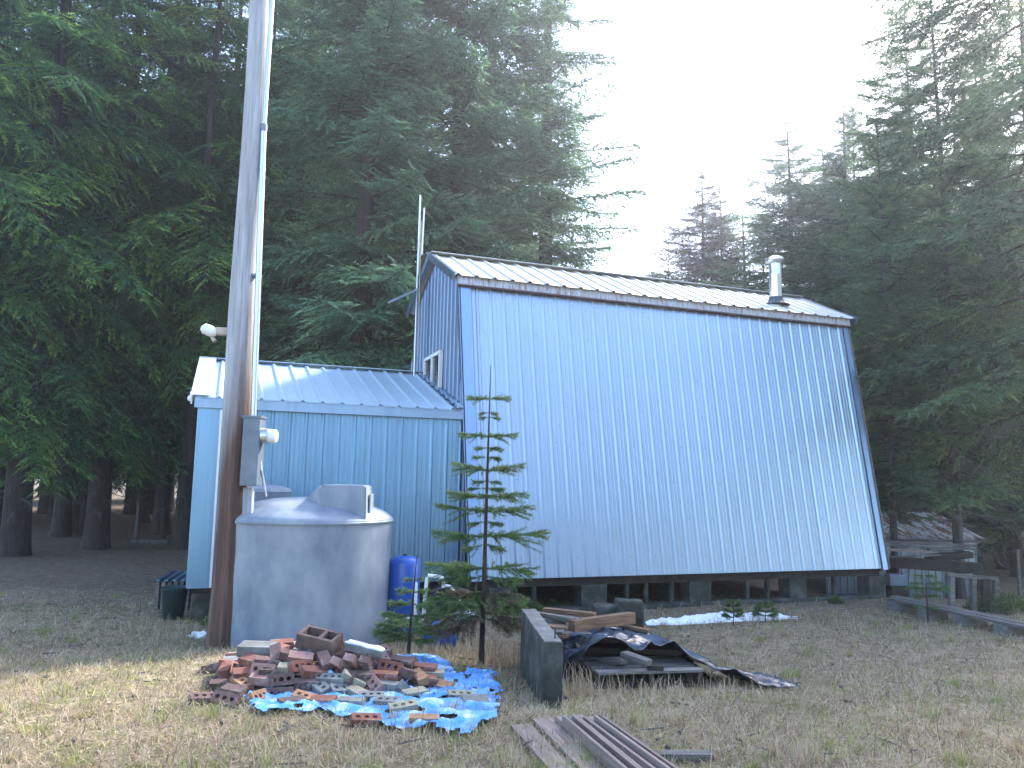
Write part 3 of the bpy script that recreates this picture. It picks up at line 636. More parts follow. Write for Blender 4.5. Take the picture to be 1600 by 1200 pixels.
for gx in np.arange(-1.0, 1.0, .21):                # bricks lower in the heap, mostly covered
    for gy in np.arange(-.6, .55, .13):
        x, y = on_heap_c.x+gx+random.uniform(-.03, .03), on_heap_c.y+gy+random.uniform(-.03, .03); h = heap(x, y)
        if h < .05: continue
        for zz in [z_ for z_ in np.arange(.03, h-.03, .075)][-1:]:
            o = bpy.data.objects.new('brick', random.choice((BM, BS))); C.objects.link(o); o.location = (x, y, gz(x, y)+zz)
            o.rotation_euler = (random.uniform(-.3, .3), random.uniform(-.3, .3), random.uniform(-3, 3)); o.color = random.choice((RED, PUR, PUR, DRK, RED, GRY, PNK))
            tag(o, 'brick lying under others inside the heap, mostly covered', 'brick', 'bricks buried in the heap'); n_under += 1
# hollow blocks at the back of the pile
def hollow_block(name, p, rz, size, m, label, tilt=(0, 0)):
    X, Y_, Z = size; t = .032; b = B()
    b.box((0, -Y_/2+t/2, 0), (X, t, Z)); b.box((0, Y_/2-t/2, 0), (X, t, Z))
    for x in (-X/2+t/2, .03, X/2-t/2): b.box((x, 0, 0), (t, Y_-2*t, Z-.004))
    o = b.rough(.004, 14, 1).out(name, m); o.location = p; o.rotation_euler = (R(tilt[0]), R(tilt[1]), rz); return tag(o, label, 'block')
BLKB = noisy('brown concrete block', [(.3, (.07, .045, .04)), (.7, (.16, .11, .095))], 8, rough=.95, bump=.4, bscale=40, dist=.006)
p = onheap(497, 1010); hollow_block('hollow_block', p+V3((0, .05, .04)), R(-14), (.34, .19, .13), BLKB, 'brown hollow concrete block on top of the brick pile', (14, 8))
p = onheap(398, 1022); o = B().box((0, 0, 0), (.30, .16, .09), bev=.008).out('concrete_block', MT['concrete']); o.location = p+V3((0, .06, .03)); o.rotation_euler = (R(8), 0, R(-3)); tag(o, 'grey solid concrete block at the back left of the brick pile', 'block')
p = on(352, 1016); o = B().box((0, 0, 0), (.30, .14, .08), bev=.01).out('concrete_block', MT['mossy_concrete']); o.location = p+V3((0, .08, .03)); o.rotation_euler = (0, 0, R(3)); tag(o, 'dark mossy concrete block in the grass left of the brick pile', 'block')
p = onheap(570, 1020); o = B().bar((-.17, 0, .03), (.17, -.08, -.02), .1, .06, .006).out('frosted_block', MT['concrete']); B().bar((-.16, 0, .066), (.165, -.078, .017), .085, .02, .008).rough(.012, 22, 4).out('snow_cap', MT['snow'], o); o.location = p+V3((0, .04, .02)); tag(o, 'long block with snow on its top along the back of the pile', 'block')

def inside(poly, x, y):
    c = False; n = len(poly)
    for i in range(n):
        x0, y0 = poly[i]; x1, y1 = poly[(i+1) % n]
        if (y0 > y) != (y1 > y) and x < (x1-x0)*(y-y0)/(y1-y0)+x0: c = not c
    return c
def ground_sheet(name, pix, m, label, cat, amp=.05, hole=.30, step=.022, seed=0):
    poly = [(on(a, b_).x, on(a, b_).y) for a, b_ in pix]; xs = [p[0] for p in poly]; ys = [p[1] for p in poly]
    X = np.arange(min(xs)-.1, max(xs)+.1, step); Y = np.arange(min(ys)-.1, max(ys)+.1, step); V = []; idx = {}; F = []
    for j, y in enumerate(Y):
        for i, x in enumerate(X):
            n = noise.noise(V3((x*5+seed, y*5, 0))); n2_ = noise.noise(V3((x*13, y*13+seed, 2)))
            if not inside(poly, x+.05*n2_+.05*n, y+.05*n2_): continue
            if noise.noise(V3((x*7+3, y*7+seed, 9)))+.35*n2_ > hole: continue
            r1 = 1-abs(noise.noise(V3((x*3.1+y*2.3+seed, y*3.7, 1)))); r2 = 1-abs(noise.noise(V3((x*7+seed, y*6-x*3, 4))))
            idx[(i, j)] = len(V); V.append((x, y, gz(x, y)+.012+amp*(max(0, r1-.62)*1.6)+amp*.6*max(0, r2-.6)*1.5))
    for (i, j), a in idx.items():
        if (i+1, j) in idx and (i+1, j+1) in idx and (i, j+1) in idx: F.append((a, idx[(i+1, j)], idx[(i+1, j+1)], idx[(i, j+1)]))
    o = mesh(name, V, F, m, smooth=True); return tag(o, label, cat)
ground_sheet('blue_tarp', [(375, 1100), (400, 1122), (470, 1118), (540, 1128), (600, 1142), (680, 1150), (735, 1158), (778, 1125), (784, 1085), (770, 1060), (740, 1050), (712, 1062), (706, 1045), (672, 1028), (640, 1030), (560, 1045), (450, 1060)],
             MT['blue_tarp'], 'crumpled faded blue tarp spread under the brick pile', 'tarp', amp=.055, hole=.46, step=.018)
q = on(757, 1054); crumple('tarp_scrap', q+V3((0, 0, .01)), (.10, .05, .035), MT['blue_tarp'], 5, 'torn scrap of blue tarp in the grass behind the tarp', 'tarp scrap')

# ------------------------------------------------------------------ concrete wall stub, lumber stack, black plastic
w0, w1 = on(864, 1106), on(812, 1042)
d = (w1-w0); d.z = 0; d.normalize(); w1 = w0+d*1.55; hgt = .50
sdn = V3((d.y, -d.x, 0))
cz = gz(w0.x, w0.y)-.05
b = B(); b.bar(V3((w0.x, w0.y, cz+hgt/2))+d*.02, V3((w1.x, w1.y, cz+hgt/2)), .155, hgt+.05, .01)
b.rough(.008, 9, 5)
stub = b.out('concrete_wall', MT['mossy_concrete'], None, True, 30); tag(stub, 'dark mossy concrete wall stub right of the young fir', 'wall')
b = B(); q = V3((w0.x, w0.y, cz+hgt+.028))
b.bar(q+d*.03, V3((w1.x, w1.y, q.z)), .135, .012, .003); b.rough(.003, 15, 3)
o = b.out('top_face', MT['concrete'], stub)
rb = w0+d*.14+sdn*.03; o = B().tube([(rb.x, rb.y, cz+hgt), (rb.x+.004, rb.y, cz+hgt+.12)], .007, 6).out('rebar', MT['wire'], stub)
def plank(name, a, b_, w, h, m, label, cat, group=None, bev=.004, parent=None):
    o = B().bar(a, b_, w, h, bev).out(name, m, parent)
    c = (V3(a)+V3(b_))/2
    dd = V3(b_)-V3(a)
    if label: tag(o, label, cat, group)
    # put the origin on the plank with x along it so that the grain runs lengthwise
    rot = dd.to_track_quat('X', 'Z'); Mx = Matrix.Translation(c) @ rot.to_matrix().to_4x4(); o.data.transform(Mx.inverted()); o.matrix_world = Mx; return o
def pk(px0, py0, Y0, px1, py1, Y1, w, h, m, label, group='lumber heaped behind the concrete wall', name='plank'):
    return plank(name, at(px0, py0, Y0), at(px1, py1, Y1), w, h, m, label, 'timber' if name == 'timber' else 'board', group)
pk(893, 978, 8.0, 988, 965, 8.5, .10, .115, MT['timber'], 'thick orange-brown squared timber end-on above the black plastic', name='timber')
pk(824, 958, 8.55, 905, 970, 8.05, .09, .05, MT['grey_wood'], 'grey beam running left from the thick timber')
pk(850, 953, 8.95, 930, 961, 8.7, .09, .05, MT['timber'], 'dark red board behind the thick timber')
pk(818, 966, 8.3, 884, 972, 8.3, .10, .035, MT['grey_wood'], 'short grey board lying across the back end of the wall stub')
pk(822, 977, 8.0, 886, 981, 8.05, .13, .03, MT['timber'], 'flat tan board lowest behind the wall stub')
pk(838, 986, 7.8, 880, 988, 7.75, .14, .03, MT['grey_wood'], 'flat grey board nearest to the top of the wall stub')
pk(960, 977, 8.6, 1015, 986, 8.4, .09, .035, MT['timber'], 'thin brown board under the right end of the thick timber')
for (px, py, Yq, sx, sz_, lb) in ((858, 1003, 7.9, .6, .28, 'stack of old boards right of the wall stub, with added dark boards blocking light'), ):
    q = at(px, py, Yq)
    st = empty('board_stack', (q.x+.25, 8.3, gz(q.x+.25, 8.3)-.02), lb, 'board stack')
    for i in range(8):
        for j in range(3):
            oo = plank('board', (-.45+random.uniform(-.05, .05), -.22+j*.2, .03+i*.05), (.5+random.uniform(-.1, .1), -.2+j*.2, .03+i*.05), .15, .038, random.choice((MT['grey_wood'], MT['timber'], MT['dark_void'])), None, None)
            oo.parent = st
for i in range(7):  # dark boards added at the back to block light under the plastic
    for j in range(2):
        oo = plank('board', (.35, -.35+j*.17, .03+i*.045), (1.35-.05*i, -.38+j*.17, .03+i*.045), .15, .038, MT['dark_void'], None, None); oo.parent = st
# rounded concrete lumps behind
for px0, px1, pyt, pyb, Yq, lb in ((926, 966, 944, 972, 9.6, 'left one of two grey rounded concrete lumps behind the timber'), (962, 1004, 936, 975, 9.5, 'taller right one of two grey rounded concrete lumps behind the timber')):
    a, c = at(px0, pyb, Yq), at(px1, pyt, Yq); b = B(); zb_ = gz(a.x, Yq)-.03
    b.box(((a.x+c.x)/2, Yq, (zb_+c.z)/2), (c.x-a.x, .3, c.z-zb_), bev=.05); b.rough(.02, 6, 1)
    o = b.out('concrete_lump', MT['mossy_concrete'], None, True, 60); tag(o, lb, 'concrete lump', 'concrete lumps by the cabin')
# black plastic draped over the stack
NX, NY = 90, 36; VV = []
PX = [(.42, .20), (.55, .33), (.75, .40), (1.0, .44), (1.25, .42), (1.5, .37), (1.72, .30), (1.88, .19), (2.05, .11), (2.3, .07), (2.62, .03)]
def tz(x): return float(np.interp(x, [p[0] for p in PX], [p[1] for p in PX]))
for j in range(NY+1):
    g = j/NY
    for i in range(NX+1):
        f = i/NX; x = .40+2.2*f
        yfr = 7.15+.25*math.sin(f*3.1)+.10*noise.noise(V3((f*7, 0, 0)))-.12*max(0, f-.75)*4*0; yfr -= .25*sm(.7, 1, f)*0
        ybk = 8.75-.9*sm(.45, 1, f)
        y = yfr+(ybk-yfr)*g; z = gz(x, y)+tz(x+.15*(g-.5))*(1-.04*sm(.0, 1, g))
        edge = math.exp(-g*9); z += -.05*edge*(1+math.sin(f*22)) if f < .75 else 0
        z += .075*(1-abs(noise.noise(V3((x*2.9+y*1.5, y*2.6, 0)))*2.4))*.8+.02*noise.noise(V3((x*8, y*5, 2)))+.012*noise.noise(V3((x*17, y*12, 2)))-.03
        if f < .14: z -= .08*(1-f/.14)*(1-g)
        VV.append((x, y, max(z, gz(x, y)+.01)))
FF = [(j*(NX+1)+i, j*(NX+1)+i+1, (j+1)*(NX+1)+i+1, (j+1)*(NX+1)+i) for j in range(NY) for i in range(NX)]
o = mesh('black_plastic_sheet', VV, FF, MT['black_tarp'], smooth=True); tag(o, 'crinkled black plastic sheet draped over the lumber behind the wall stub', 'plastic sheet')
md = o.modifiers.new('thickness', 'SOLIDIFY'); md.thickness = .004
# timbers and pallet under the plastic
a_, c_ = on(932, 1080), on(1098, 1078)
pal = empty('pallet', ((a_.x+c_.x)/2, (a_.y+c_.y)/2+.1, gz(1.1, 7)-.0), 'low dark wooden pallet half under the black plastic', 'pallet', rz=math.atan2(c_.y-a_.y, c_.x-a_.x))
wd = (c_-a_).length
for k in range(5): B().box((0, -.02+k*.19, .135), (wd, .12, .022), bev=.003).out('slat', MT['grey_wood'], pal)
for x in (-wd/2+.03, 0, wd/2-.03): B().box((x, .35, .07), (.045, .86, .1)).out('runner', MT['dark_void'], pal)
for k in (0, 3): B().box((0, k*.25, .012), (wd, .1, .02)).out('bottom_slat', MT['dark_void'], pal)
pk(974, 1022, 7.25, 1014, 1036, 7.05, .10, .05, MT['grey_wood'], 'pale grey board end poking out under the black plastic', 'boards under the black plastic')
pk(940, 1032, 7.5, 975, 1032, 7.3, .10, .06, MT['grey_wood'], 'shaded grey board left of the pale one under the black plastic', 'boards under the black plastic')
pk(1012, 1042, 7.2, 1036, 1043, 7.2, .08, .04, MT['dark_void'], 'short dark block lying on the pallet edge', 'boards under the black plastic')
pk(900, 1012, 7.75, 1060, 1015, 7.75, .25, .05, MT['dark_void'], 'long dark board holding up the black plastic', 'boards under the black plastic')
# support legs for that board
for px in (915, 1040):
    q = at(px, 1020, 7.75); B().box((q.x, 7.75, (q.z+gz(q.x, 7.75))/2-.05), (.18, .2, q.z-gz(q.x, 7.75)+.02)).out('support_block', MT['dark_void']); tag(C.objects[-1], 'dark block propping the left of the board under the plastic' if px < 1000 else 'dark block propping the right of the board under the plastic', 'block')

# ------------------------------------------------------------------ decking boards in the foreground
LBL = ['leftmost wide decking board lying flat in the foreground grass', 'second wide decking board lying flat, right of the leftmost']
def gline(px0, py0, px1, py1, dz): a = on(px0, py0, dz); c = on(px1, py1, dz); return a, c
for i, (q0, q1) in enumerate((((813, 1134), (930, 1262)), ((846, 1124), (985, 1262)))):
    a, c = gline(*q0, *q1, .03); plank('decking_board', a, c, .138, .026, MT['deck'], LBL[i], 'board', 'decking boards in the foreground')
nn = 9
ords = ['first', 'second', 'third', 'fourth', 'fifth', 'sixth', 'seventh', 'eighth', 'ninth']
for i in range(nn):
    f = i/(nn-1); dz = .045+.035*(i % 2)+.01*math.sin(i*2.1)
    a = on(872+f*66, 1127-f*4+random.uniform(-3, 3), dz); c = on(1025+f*105, 1262, dz)
    plank('decking_board', a, c, .022 if i % 3 else .04, .07 if i % 3 else .06, MT['deck'], f'{ords[i]} from the left of the nine boards standing on edge in the foreground', 'board', 'decking boards in the foreground', .003)
a, c = gline(1020, 1180, 1112, 1181, .03); plank('board_offcut', a, c, .085, .04, MT['grey_wood'], 'short grey board lying crosswise at the bottom edge', 'board')

# ------------------------------------------------------------------ left: slatted rack and dark bin
q = on(258, 958); rk = empty('slatted_rack', (q.x, q.y+.55, gz(q.x, q.y+.5)), 'low slatted grey box with a striped ribbed top left of the annex', 'slatted box', rz=R(6))
rw = .62; rh = (at(258, 905, q.y+.5)-rk.location).z
for k in range(8): B().box((-rw/2+.04+k*rw/7.4, -.28, rh/2), (.052, .022, rh), bev=.002).out('slat', MT['grey_wood'], rk)
B().box((0, .0, rh/2-.02), (rw-.03, .5, rh-.04)).out('box_body', MT['dark_void'], rk)
for k in range(6): B().bar((-rw/2+.05+k*rw/5.4, -.32, rh+.02), (-rw/2+.05+k*rw/5.4, .36, rh+.075), .05, .022).out('top_slat', MT['trim'], rk)
B().bar((0, -.3, rh+.002), (0, .34, rh+.055), rw+.02, .012).out('top_sheet', MT['green_plastic'], rk)
q = on(264, 969); bn = empty('green_bin', (q.x, q.y+.12, q.z-.01), 'dark green round plastic bin in front of the slatted box', 'bin')
B().lathe([(.11, 0), (.13, .02), (.165, .36), (.175, .38), (.175, .40), (.15, .42)], 26).out('tub', MT['green_plastic'], bn, True)
B().lathe([(.172, .40), (.176, .425), (.06, .445)], 26).out('lid', MT['green_plastic'], bn, True)

# ------------------------------------------------------------------ right: back shed, timber trestle, rail, boardwalk
SY = 17.6
sx0, sx1 = at(1290, 900, SY).x, at(1528, 900, SY).x; szb = -.80; sze = at(1450, 838, SY).z; szr = at(1450, 803, SY+1.9).z
shed = empty('tin_shed', ((sx0+sx1)/2, SY, szb), 'low tin shed with rust streaked corrugated roof behind the right corner', 'shed', rz=R(0))
cx_ = shed.location.x
wall_panels(sx0-cx_, sx1-cx_, lambda u: V3((u, 0, 0)), lambda u: V3((u, 0, sze-szb)), V3((0, -1, 0)), MT['siding'], shed, pitch=.15, ribs=6, h=.02, minor=False)
wall_panels(-.02, 3.6, lambda u: V3((sx1-cx_, u, 0)), lambda u: V3((sx1-cx_, u, sze-szb+(szr-sze)*(1-abs(u-1.8)/1.8))), V3((1, 0, 0)), MT['siding'], shed, pitch=.15, ribs=6, h=.02, minor=False)
for sg in (1, -1):
    wall_panels(sx0-cx_-.1, sx1-cx_+.12, lambda u: V3((u, 1.8-sg*1.95, sze-szb-.03)), lambda u: V3((u-.0, 1.8, szr-szb+.03)), V3((0, -sg*.2, 1)), MT['rusty_roof'], shed, 'roof_panel', pitch=.12, ribs=7, h=.022, minor=False)
B().bar((sx0-cx_, -.12, sze-szb-.09), (sx1-cx_+.1, -.12, sze-szb-.09), .02, .05).out('fascia', MT['grey_wood'], shed)
B().box((1.22, -.03, .45), (.5, .02, .85)).out('grey_sheet', MT['grey_metal'], shed)
tr = empty('timber_trestle', at(1440, 900, 15.2)*1.0, 'dark rusty timber platform of stacked beams behind the right corner', 'timber stack'); tr.location.z = gz(tr.location.x, 15.2)
def tl_(px, py, Y=15.2): return at(px, py, Y)-tr.location
B().bar(tl_(1370, 846), tl_(1524, 853), .12, .05, .005).out('beam', MT['grey_wood'], tr)
B().bar(tl_(1370, 851, 15.05), tl_(1526, 858, 15.05), .08, .035, .004).out('beam', MT['grey_wood'], tr)
B().bar(tl_(1450, 858, 15.1), tl_(1520, 865, 15.1), .08, .05, .004).out('beam', MT['grey_wood'], tr)
B().bar(tl_(1378, 858, 15.6), tl_(1452, 862, 15.6), .7, .015).out('faded_sheet', MT['pink_board'], tr)
B().bar(tl_(1372, 876, 15), tl_(1530, 888, 15), .3, .2, .01).out('heavy_beam', MT['dark_void'], tr)
B().bar(tl_(1376, 871, 14.8), tl_(1470, 867, 14.8), .06, .03, .004).out('batten', MT['grey_wood'], tr)
B().bar(tl_(1450, 872, 15), tl_(1515, 866, 15), .3, .12, .03).out('heavy_beam', MT['dark_void'], tr)
for px in (1392, 1528): B().bar(tl_(px, 880), V3((tl_(px, 880).x, 0, 0)), .14, .14, up=(0, 1, 0)).out('post', MT['dark_void'], tr)
gx_ = at(1405, 905, 14.4); o = B().box((0, 0, 0), (.32, .25, .2), bev=.02).out('grey_crate', MT['grey_metal']); o.location = (gx_.x-.02, 14.5, gx_.z-.02); tag(o, 'small pale grey box beside the right corner of the cabin', 'box')
b = B().box((gx_.x, 14.5, (gx_.z-.12+gz(gx_.x, 14.5))/2-.02), (.3, .22, gx_.z-.12-gz(gx_.x, 14.5)+.02)).out('box_stand', MT['dark_void']); tag(b, 'dark stand under the small grey box', 'stand')
rl = empty('rail_fence', on(1520, 955), 'weathered wooden handrail with four posts by the boardwalk', 'handrail')
RY = rl.location.y
def rr(px, py, Y=None): return at(px, py, Y or RY)-rl.location
for px, py in ((1487, 950), (1521, 956), (1540, 960), (1556, 962)):
    a_ = rr(px, py+4); c_ = rr(px, 902+(px-1487)*.03); B().bar(a_, c_, .075 if px != 1540 else .12, .075, .004, up=(0, 1, 0)).out('post', MT['grey_wood'] if px != 1540 else MT['dark_void'], rl)
B().bar(rr(1480, 898), rr(1558, 904), .07, .06, .004).out('top_rail', MT['grey_wood'], rl)
bw0, bw1 = at(1392, 936, 12.9), at(1640, 988, 10.2)
walk = empty('boardwalk', on(1500, 972), 'narrow raised plank walkway on concrete blocks at right', 'boardwalk')
wl = walk.location
for k, dz in ((0, 0), (1, .01), (2, -.005)):
    off = V3((.1, .16, 0))*k; oo = plank('plank', bw0-wl+off+V3((0, 0, dz)), bw1-wl+off+V3((0, 0, dz)), .14, .04, MT['grey_wood'], None, None); oo.parent = walk
for f in (.08, .3, .55, .8):
    q = bw0.lerp(bw1, f)-wl; zg = gz(q.x+wl.x, q.y+wl.y)-wl.z
    B().box((q.x+.08, q.y+.12, (q.z-.02+zg)/2-.02), (.38, .2, max(.08, q.z-.02-zg+.04)), bev=.01).out('support_block', MT['concrete'], walk)
q = on(1594, 930); o = B().bar((0, 0, -.05), (.0, 0, 1.05), .06, .06, .004, up=(0, 1, 0)).out('fence_post', MT['grey_wood']); o.location = q; tag(o, 'thin grey wooden post at the right edge of the view', 'post')

# ------------------------------------------------------------------ conifers
def branch_tpl(rng, droop, hang, ntw, nsp, tw_len, sp_len, sp_w, bare=.12, curl=.0):
    """one branch along +X, unit length; needles as small pointed blades"""
    V, F, T, Mi = [], [], [], []
    def axis(t): return np.array([t, 0.02*math.sin(t*5), -droop*t*t+curl*t**3])
    ts = np.linspace(0, 1, 6); base = 0
    for i, t in enumerate(ts):
        r = .011*(1-.85*t); c = axis(t)
        for k in range(3):
            a = 2*math.pi*k/3; V.append(c+np.array([0, math.cos(a)*r, math.sin(a)*r])); T.append(.1)
    for i in range(5):
        for k in range(3):
            a, b_, c, d_ = i*3+k, i*3+(k+1) % 3, (i+1)*3+(k+1) % 3, (i+1)*3+k; F += [(a, b_, c), (a, c, d_)]; Mi += [1, 1]
    def sprig(p, d_, l, w, tint):
        d_ = d_/np.linalg.norm(d_); r_ = rng.normal(size=3); s_ = np.cross(d_, r_); s_ /= np.linalg.norm(s_)+1e-9
        n = len(V); V.extend([p-s_*w/2, p+s_*w/2, p+d_*l]); T.extend([tint*.8, tint*.8, min(1, tint*1.25)]); F.append((n, n+1, n+2)); Mi.append(0)
    for side in (-1, 1):
        for i in range(ntw):
            t = bare+(1-bare)*(i+rng.random()*.8)/ntw; p = axis(t); l = tw_len*((1-t)**.75+.16)*rng.uniform(.7, 1.15)
            ang = R(rng.uniform(42, 66)); d_ = np.array([math.cos(ang), side*math.sin(ang), -hang*rng.uniform(.3, 1.3)+rng.uniform(-.25, .35)]); d_ /= np.linalg.norm(d_)
            ten = rng.uniform(.25, .7); ns = max(3, int(nsp*l/tw_len)+2)
            for k in range(ns):
                f = (k+rng.random()*.7)/ns; q = p+d_*l*f+np.array([0, 0, -hang*.35*l*f*f])
                for s2 in (-1, 1):
                    perp = np.cross(d_, [0, 0, 1.]); dd = d_*rng.uniform(.5, 1.0)+perp*s2*rng.uniform(.4, 1.0)+np.array([0, 0, rng.uniform(-.5, .35)-hang*.5])
                    sprig(q, dd, sp_len*rng.uniform(.6, 1.2)*(1-.4*f), sp_w, np.clip(ten*(.5+.8*f)+rng.normal()*.1, 0, 1))
            sprig(p+d_*l+np.array([0, 0, -hang*.35*l]), d_+np.array([0, 0, -.2]), sp_len*1.1, sp_w, min(1, ten*1.4))
    for k in range(int(ntw*1.2)):
        t = rng.uniform(.3, 1); sprig(axis(t), np.array([.7, rng.uniform(-.7, .7), rng.uniform(-.1, .6)]), sp_len, sp_w, rng.uniform(.3, .8))
    return np.array(V), np.array(F), np.array(T), np.array(Mi)
def make_crown(seed, height, base_h, radius, tpls, whorl=.42, nb=(4, 7), shape=.8, up=22, down=-14, keep=1.0, rag=.22, top_r=.06, min_r=0.0, lenf=None):
    rng = np.random.default_rng(seed); Vs, Fs, Ts, Ms = [], [], [], []; off = 0; h = base_h
    while h < height-.15:
        s_ = (h-base_h)/(height-base_h); rad = radius*max(top_r, (1-s_)**shape)*(.72+.28*min(1, s_*6+.3))
        rad = max(rad, min_r*(s_ < .9))
        for k in range(rng.integers(nb[0], nb[1])):
            if rng.random() > keep: continue
            v, f, t, mi = tpls[rng.integers(len(tpls))]
            l = rad*rng.uniform(1-rag*1.6, 1+rag); az = rng.uniform(0, 2*math.pi); el = R(down+(up-down)*s_**1.2+rng.normal()*5)
            z0 = h+rng.uniform(-.5, .5)*whorl
            ca, sa_, ce, se = math.cos(az), math.sin(az), math.cos(el), math.sin(el); rl_ = rng.normal()*.25
            P = v*l; y, z = P[:, 1]*math.cos(rl_)-P[:, 2]*math.sin(rl_), P[:, 1]*math.sin(rl_)+P[:, 2]*math.cos(rl_); x = P[:, 0]
            x, z = x*ce-z*se, x*se+z*ce; X, Y_ = x*ca-y*sa_, x*sa_+y*ca
            Vs.append(np.stack([X, Y_, z+z0], 1)); Fs.append(f+off); off += len(v)
            Ts.append(np.clip(t*rng.uniform(.4, 1.6)+rng.normal()*.1, 0, 1)); Ms.append(mi)  # wide tint spread per branch stands in for clump light and self-shadow
        h += whorl*rng.uniform(.8, 1.2)*(1-.45*s_)
    return np.concatenate(Vs), np.concatenate(Fs), np.concatenate(Ts), np.concatenate(Ms)
def trunk_mesh(h, r, mat, seed, n=10):
    rng = random.Random(seed); zs_ = [-.4, 0, .25, .8]+[h*k/9 for k in range(1, 10)]+[h*.995]
    pts = [(.03*math.sin(z*.5+seed)*(z > 0), .03*math.cos(z*.4+seed)*(z > 0), z) for z in zs_]
    rs = [r*1.5 if z < 0 else r*1.32 if z == 0 else r*1.1 if z < .5 else max(.01, r*(1-z/h*.97)) for z in zs_]
    b = B(); b.tube(pts, rs, n); me = bpy.data.meshes.new('trunk'); bmesh.ops.recalc_face_normals(b.bm, faces=b.bm.faces[:]); b.bm.to_mesh(me); b.bm.free()
    me.polygons.foreach_set('use_smooth', [True]*len(me.polygons)); me.materials.append(mat); return me
def dead_mesh(seed, z0, z1, n, lmin, lmax):
    rng = random.Random(seed); V, F = [], []
    def seg(a, b_, r0):
        a, b_ = V3(a), V3(b_); d_ = (b_-a).normalized(); s_ = d_.orthogonal().normalized(); u_ = d_.cross(s_); k = len(V)
        for q in range(3): an = 2.094*q; V.append(tuple(a+(s_*math.cos(an)+u_*math.sin(an))*r0))
        V.append(tuple(b_)); F.extend([(k, k+1, k+3), (k+1, k+2, k+3), (k+2, k, k+3)])
    for _ in range(n):
        z = rng.uniform(z0, z1); az = rng.uniform(0, 6.283); l = rng.uniform(lmin, lmax); el = rng.uniform(-.5, .25)
        p = V3((0, 0, z)); d_ = V3((math.cos(az)*math.cos(el), math.sin(az)*math.cos(el), math.sin(el))); e = p+d_*l
        e2 = e+V3((d_.x*.3, d_.y*.3, -.25))*l*.4; seg(p, e, .014); seg(p.lerp(e, .96), e2, .006)
        for k in range(9):
            f = rng.uniform(.2, 1); q = p.lerp(e, f); dd = d_+V3((rng.uniform(-1, 1), rng.uniform(-1, 1), rng.uniform(-.9, .3))); dd.normalize(); r_ = q+dd*l*rng.uniform(.12, .38); seg(q, r_, .005)
            for m_ in range(2): w_ = q.lerp(r_, rng.uniform(.3, .9)); seg(w_, w_+V3((rng.uniform(-1, 1), rng.uniform(-1, 1), rng.uniform(-1, .2)))*l*.11, .0035)
    me = bpy.data.meshes.new('dead_branches'); me.from_pydata(V, [], F); me.materials.append(MT['twig']); return me
rg = np.random.default_rng(5)
T_hem = [branch_tpl(rg, .28+.1*rg.random(), .50, 23, 16, .38, .050, .0125, .08) for _ in range(4)]
T_fir = [branch_tpl(rg, .10+.1*rg.random(), .28, 23, 15, .38, .052, .015, .08, curl=.10) for _ in range(4)]
T_pin = [branch_tpl(rg, .12, .18, 20, 14, .34, .060, .013, .18, curl=.12) for _ in range(4)]
class Tree:                                        # one kind of tree, its meshes shared by the copies
    def __init__(s, name, seed, height, base_h, radius, tpls, leaf, bark, tr, dead=0, dz=(1, 5), dl=(.6, 1.6), **kw):
        V, F, T, Mi = make_crown(seed, height, base_h, radius, tpls, **kw)
        tmp = np_mesh('crown', V, F, (leaf, MT['bark']), None, Mi, T); s.crown = tmp.data; bpy.data.objects.remove(tmp)
        s.trunk = trunk_mesh(height, tr, bark, seed); s.name = name; s.h = height
        s.dead = dead_mesh(seed, dz[0], dz[1], dead, *dl) if dead else None
    def put(s, x, y, label, group, sc=1.0, rz=None, leaf=None, z=None, cat='tree', sxy=1.0, lean=0):
        o = empty(s.name, (x, y, (gz(x, min(y, 60)) if z is None else z)-.05), label, cat, group, rz=random.uniform(0, 6.28) if rz is None else rz)
        o.scale = (sc*sxy, sc*sxy, sc); o.rotation_euler.y = lean
        for nm, me in (('trunk', s.trunk), ('crown', s.crown), ('dead_branches', s.dead)):
            if me is None: continue
            c = bpy.data.objects.new(nm, me); C.objects.link(c); c.parent = o
            if leaf and nm == 'crown': c.material_slots[0].link = 'OBJECT'; c.material_slots[0].material = leaf
        return o
hemA = Tree('hemlock_tree', 1, 21, 3.6, 4.2, T_hem, MT['hemlock'], MT['bark'], .30, dead=26, dz=(1, 6), whorl=.72, nb=(4, 7), shape=.55, up=18, down=-20)
hemB = Tree('hemlock_tree', 2, 19, 5.4, 3.4, T_hem, MT['hemlock'], MT['bark'], .24, dead=40, dz=(1, 6), whorl=.75, nb=(4, 6), shape=.5, up=18, down=-20)
firA = Tree('fir_tree', 3, 24, 2.0, 3.9, T_fir, MT['fir'], MT['bark'], .34, whorl=.56, nb=(5, 8), shape=.62, up=25, down=-12)
firB = Tree('fir_tree', 4, 21, 2.0, 3.3, T_fir, MT['fir'], MT['bark'], .28, whorl=.56, nb=(5, 8), shape=.75, up=25, down=-10)
firC = Tree('spruce_tree', 5, 15, 1.5, 2.9, T_fir, MT['fir'], MT['bark'], .18, whorl=.36, nb=(5, 8), shape=.68, up=28, down=-8)
pinA = Tree('pine_tree', 6, 18, 3.2, 2.5, T_pin, MT['pine'], MT['bark_grey'], .125, dead=90, dz=(1.2, 6.5), dl=(.7, 1.9), whorl=.52, nb=(5, 8), shape=.45, up=30, down=-12, rag=.35)
pinB = Tree('pine_tree', 7, 13, 1.8, 1.7, T_pin, MT['pine'], MT['bark_grey'], .10, dead=24, dz=(.8, 4), dl=(.4, 1.1), whorl=.42, nb=(4, 7), shape=.6, up=30, down=-10, rag=.4, keep=.85)
pinC = Tree('pine_tree', 9, 20, 3.4, 3.3, T_pin, MT['pine'], MT['bark'], .2, dead=40, dz=(1.5, 7), dl=(.8, 2.2), whorl=.75, nb=(4, 7), shape=.4, up=25, down=-22, rag=.4)
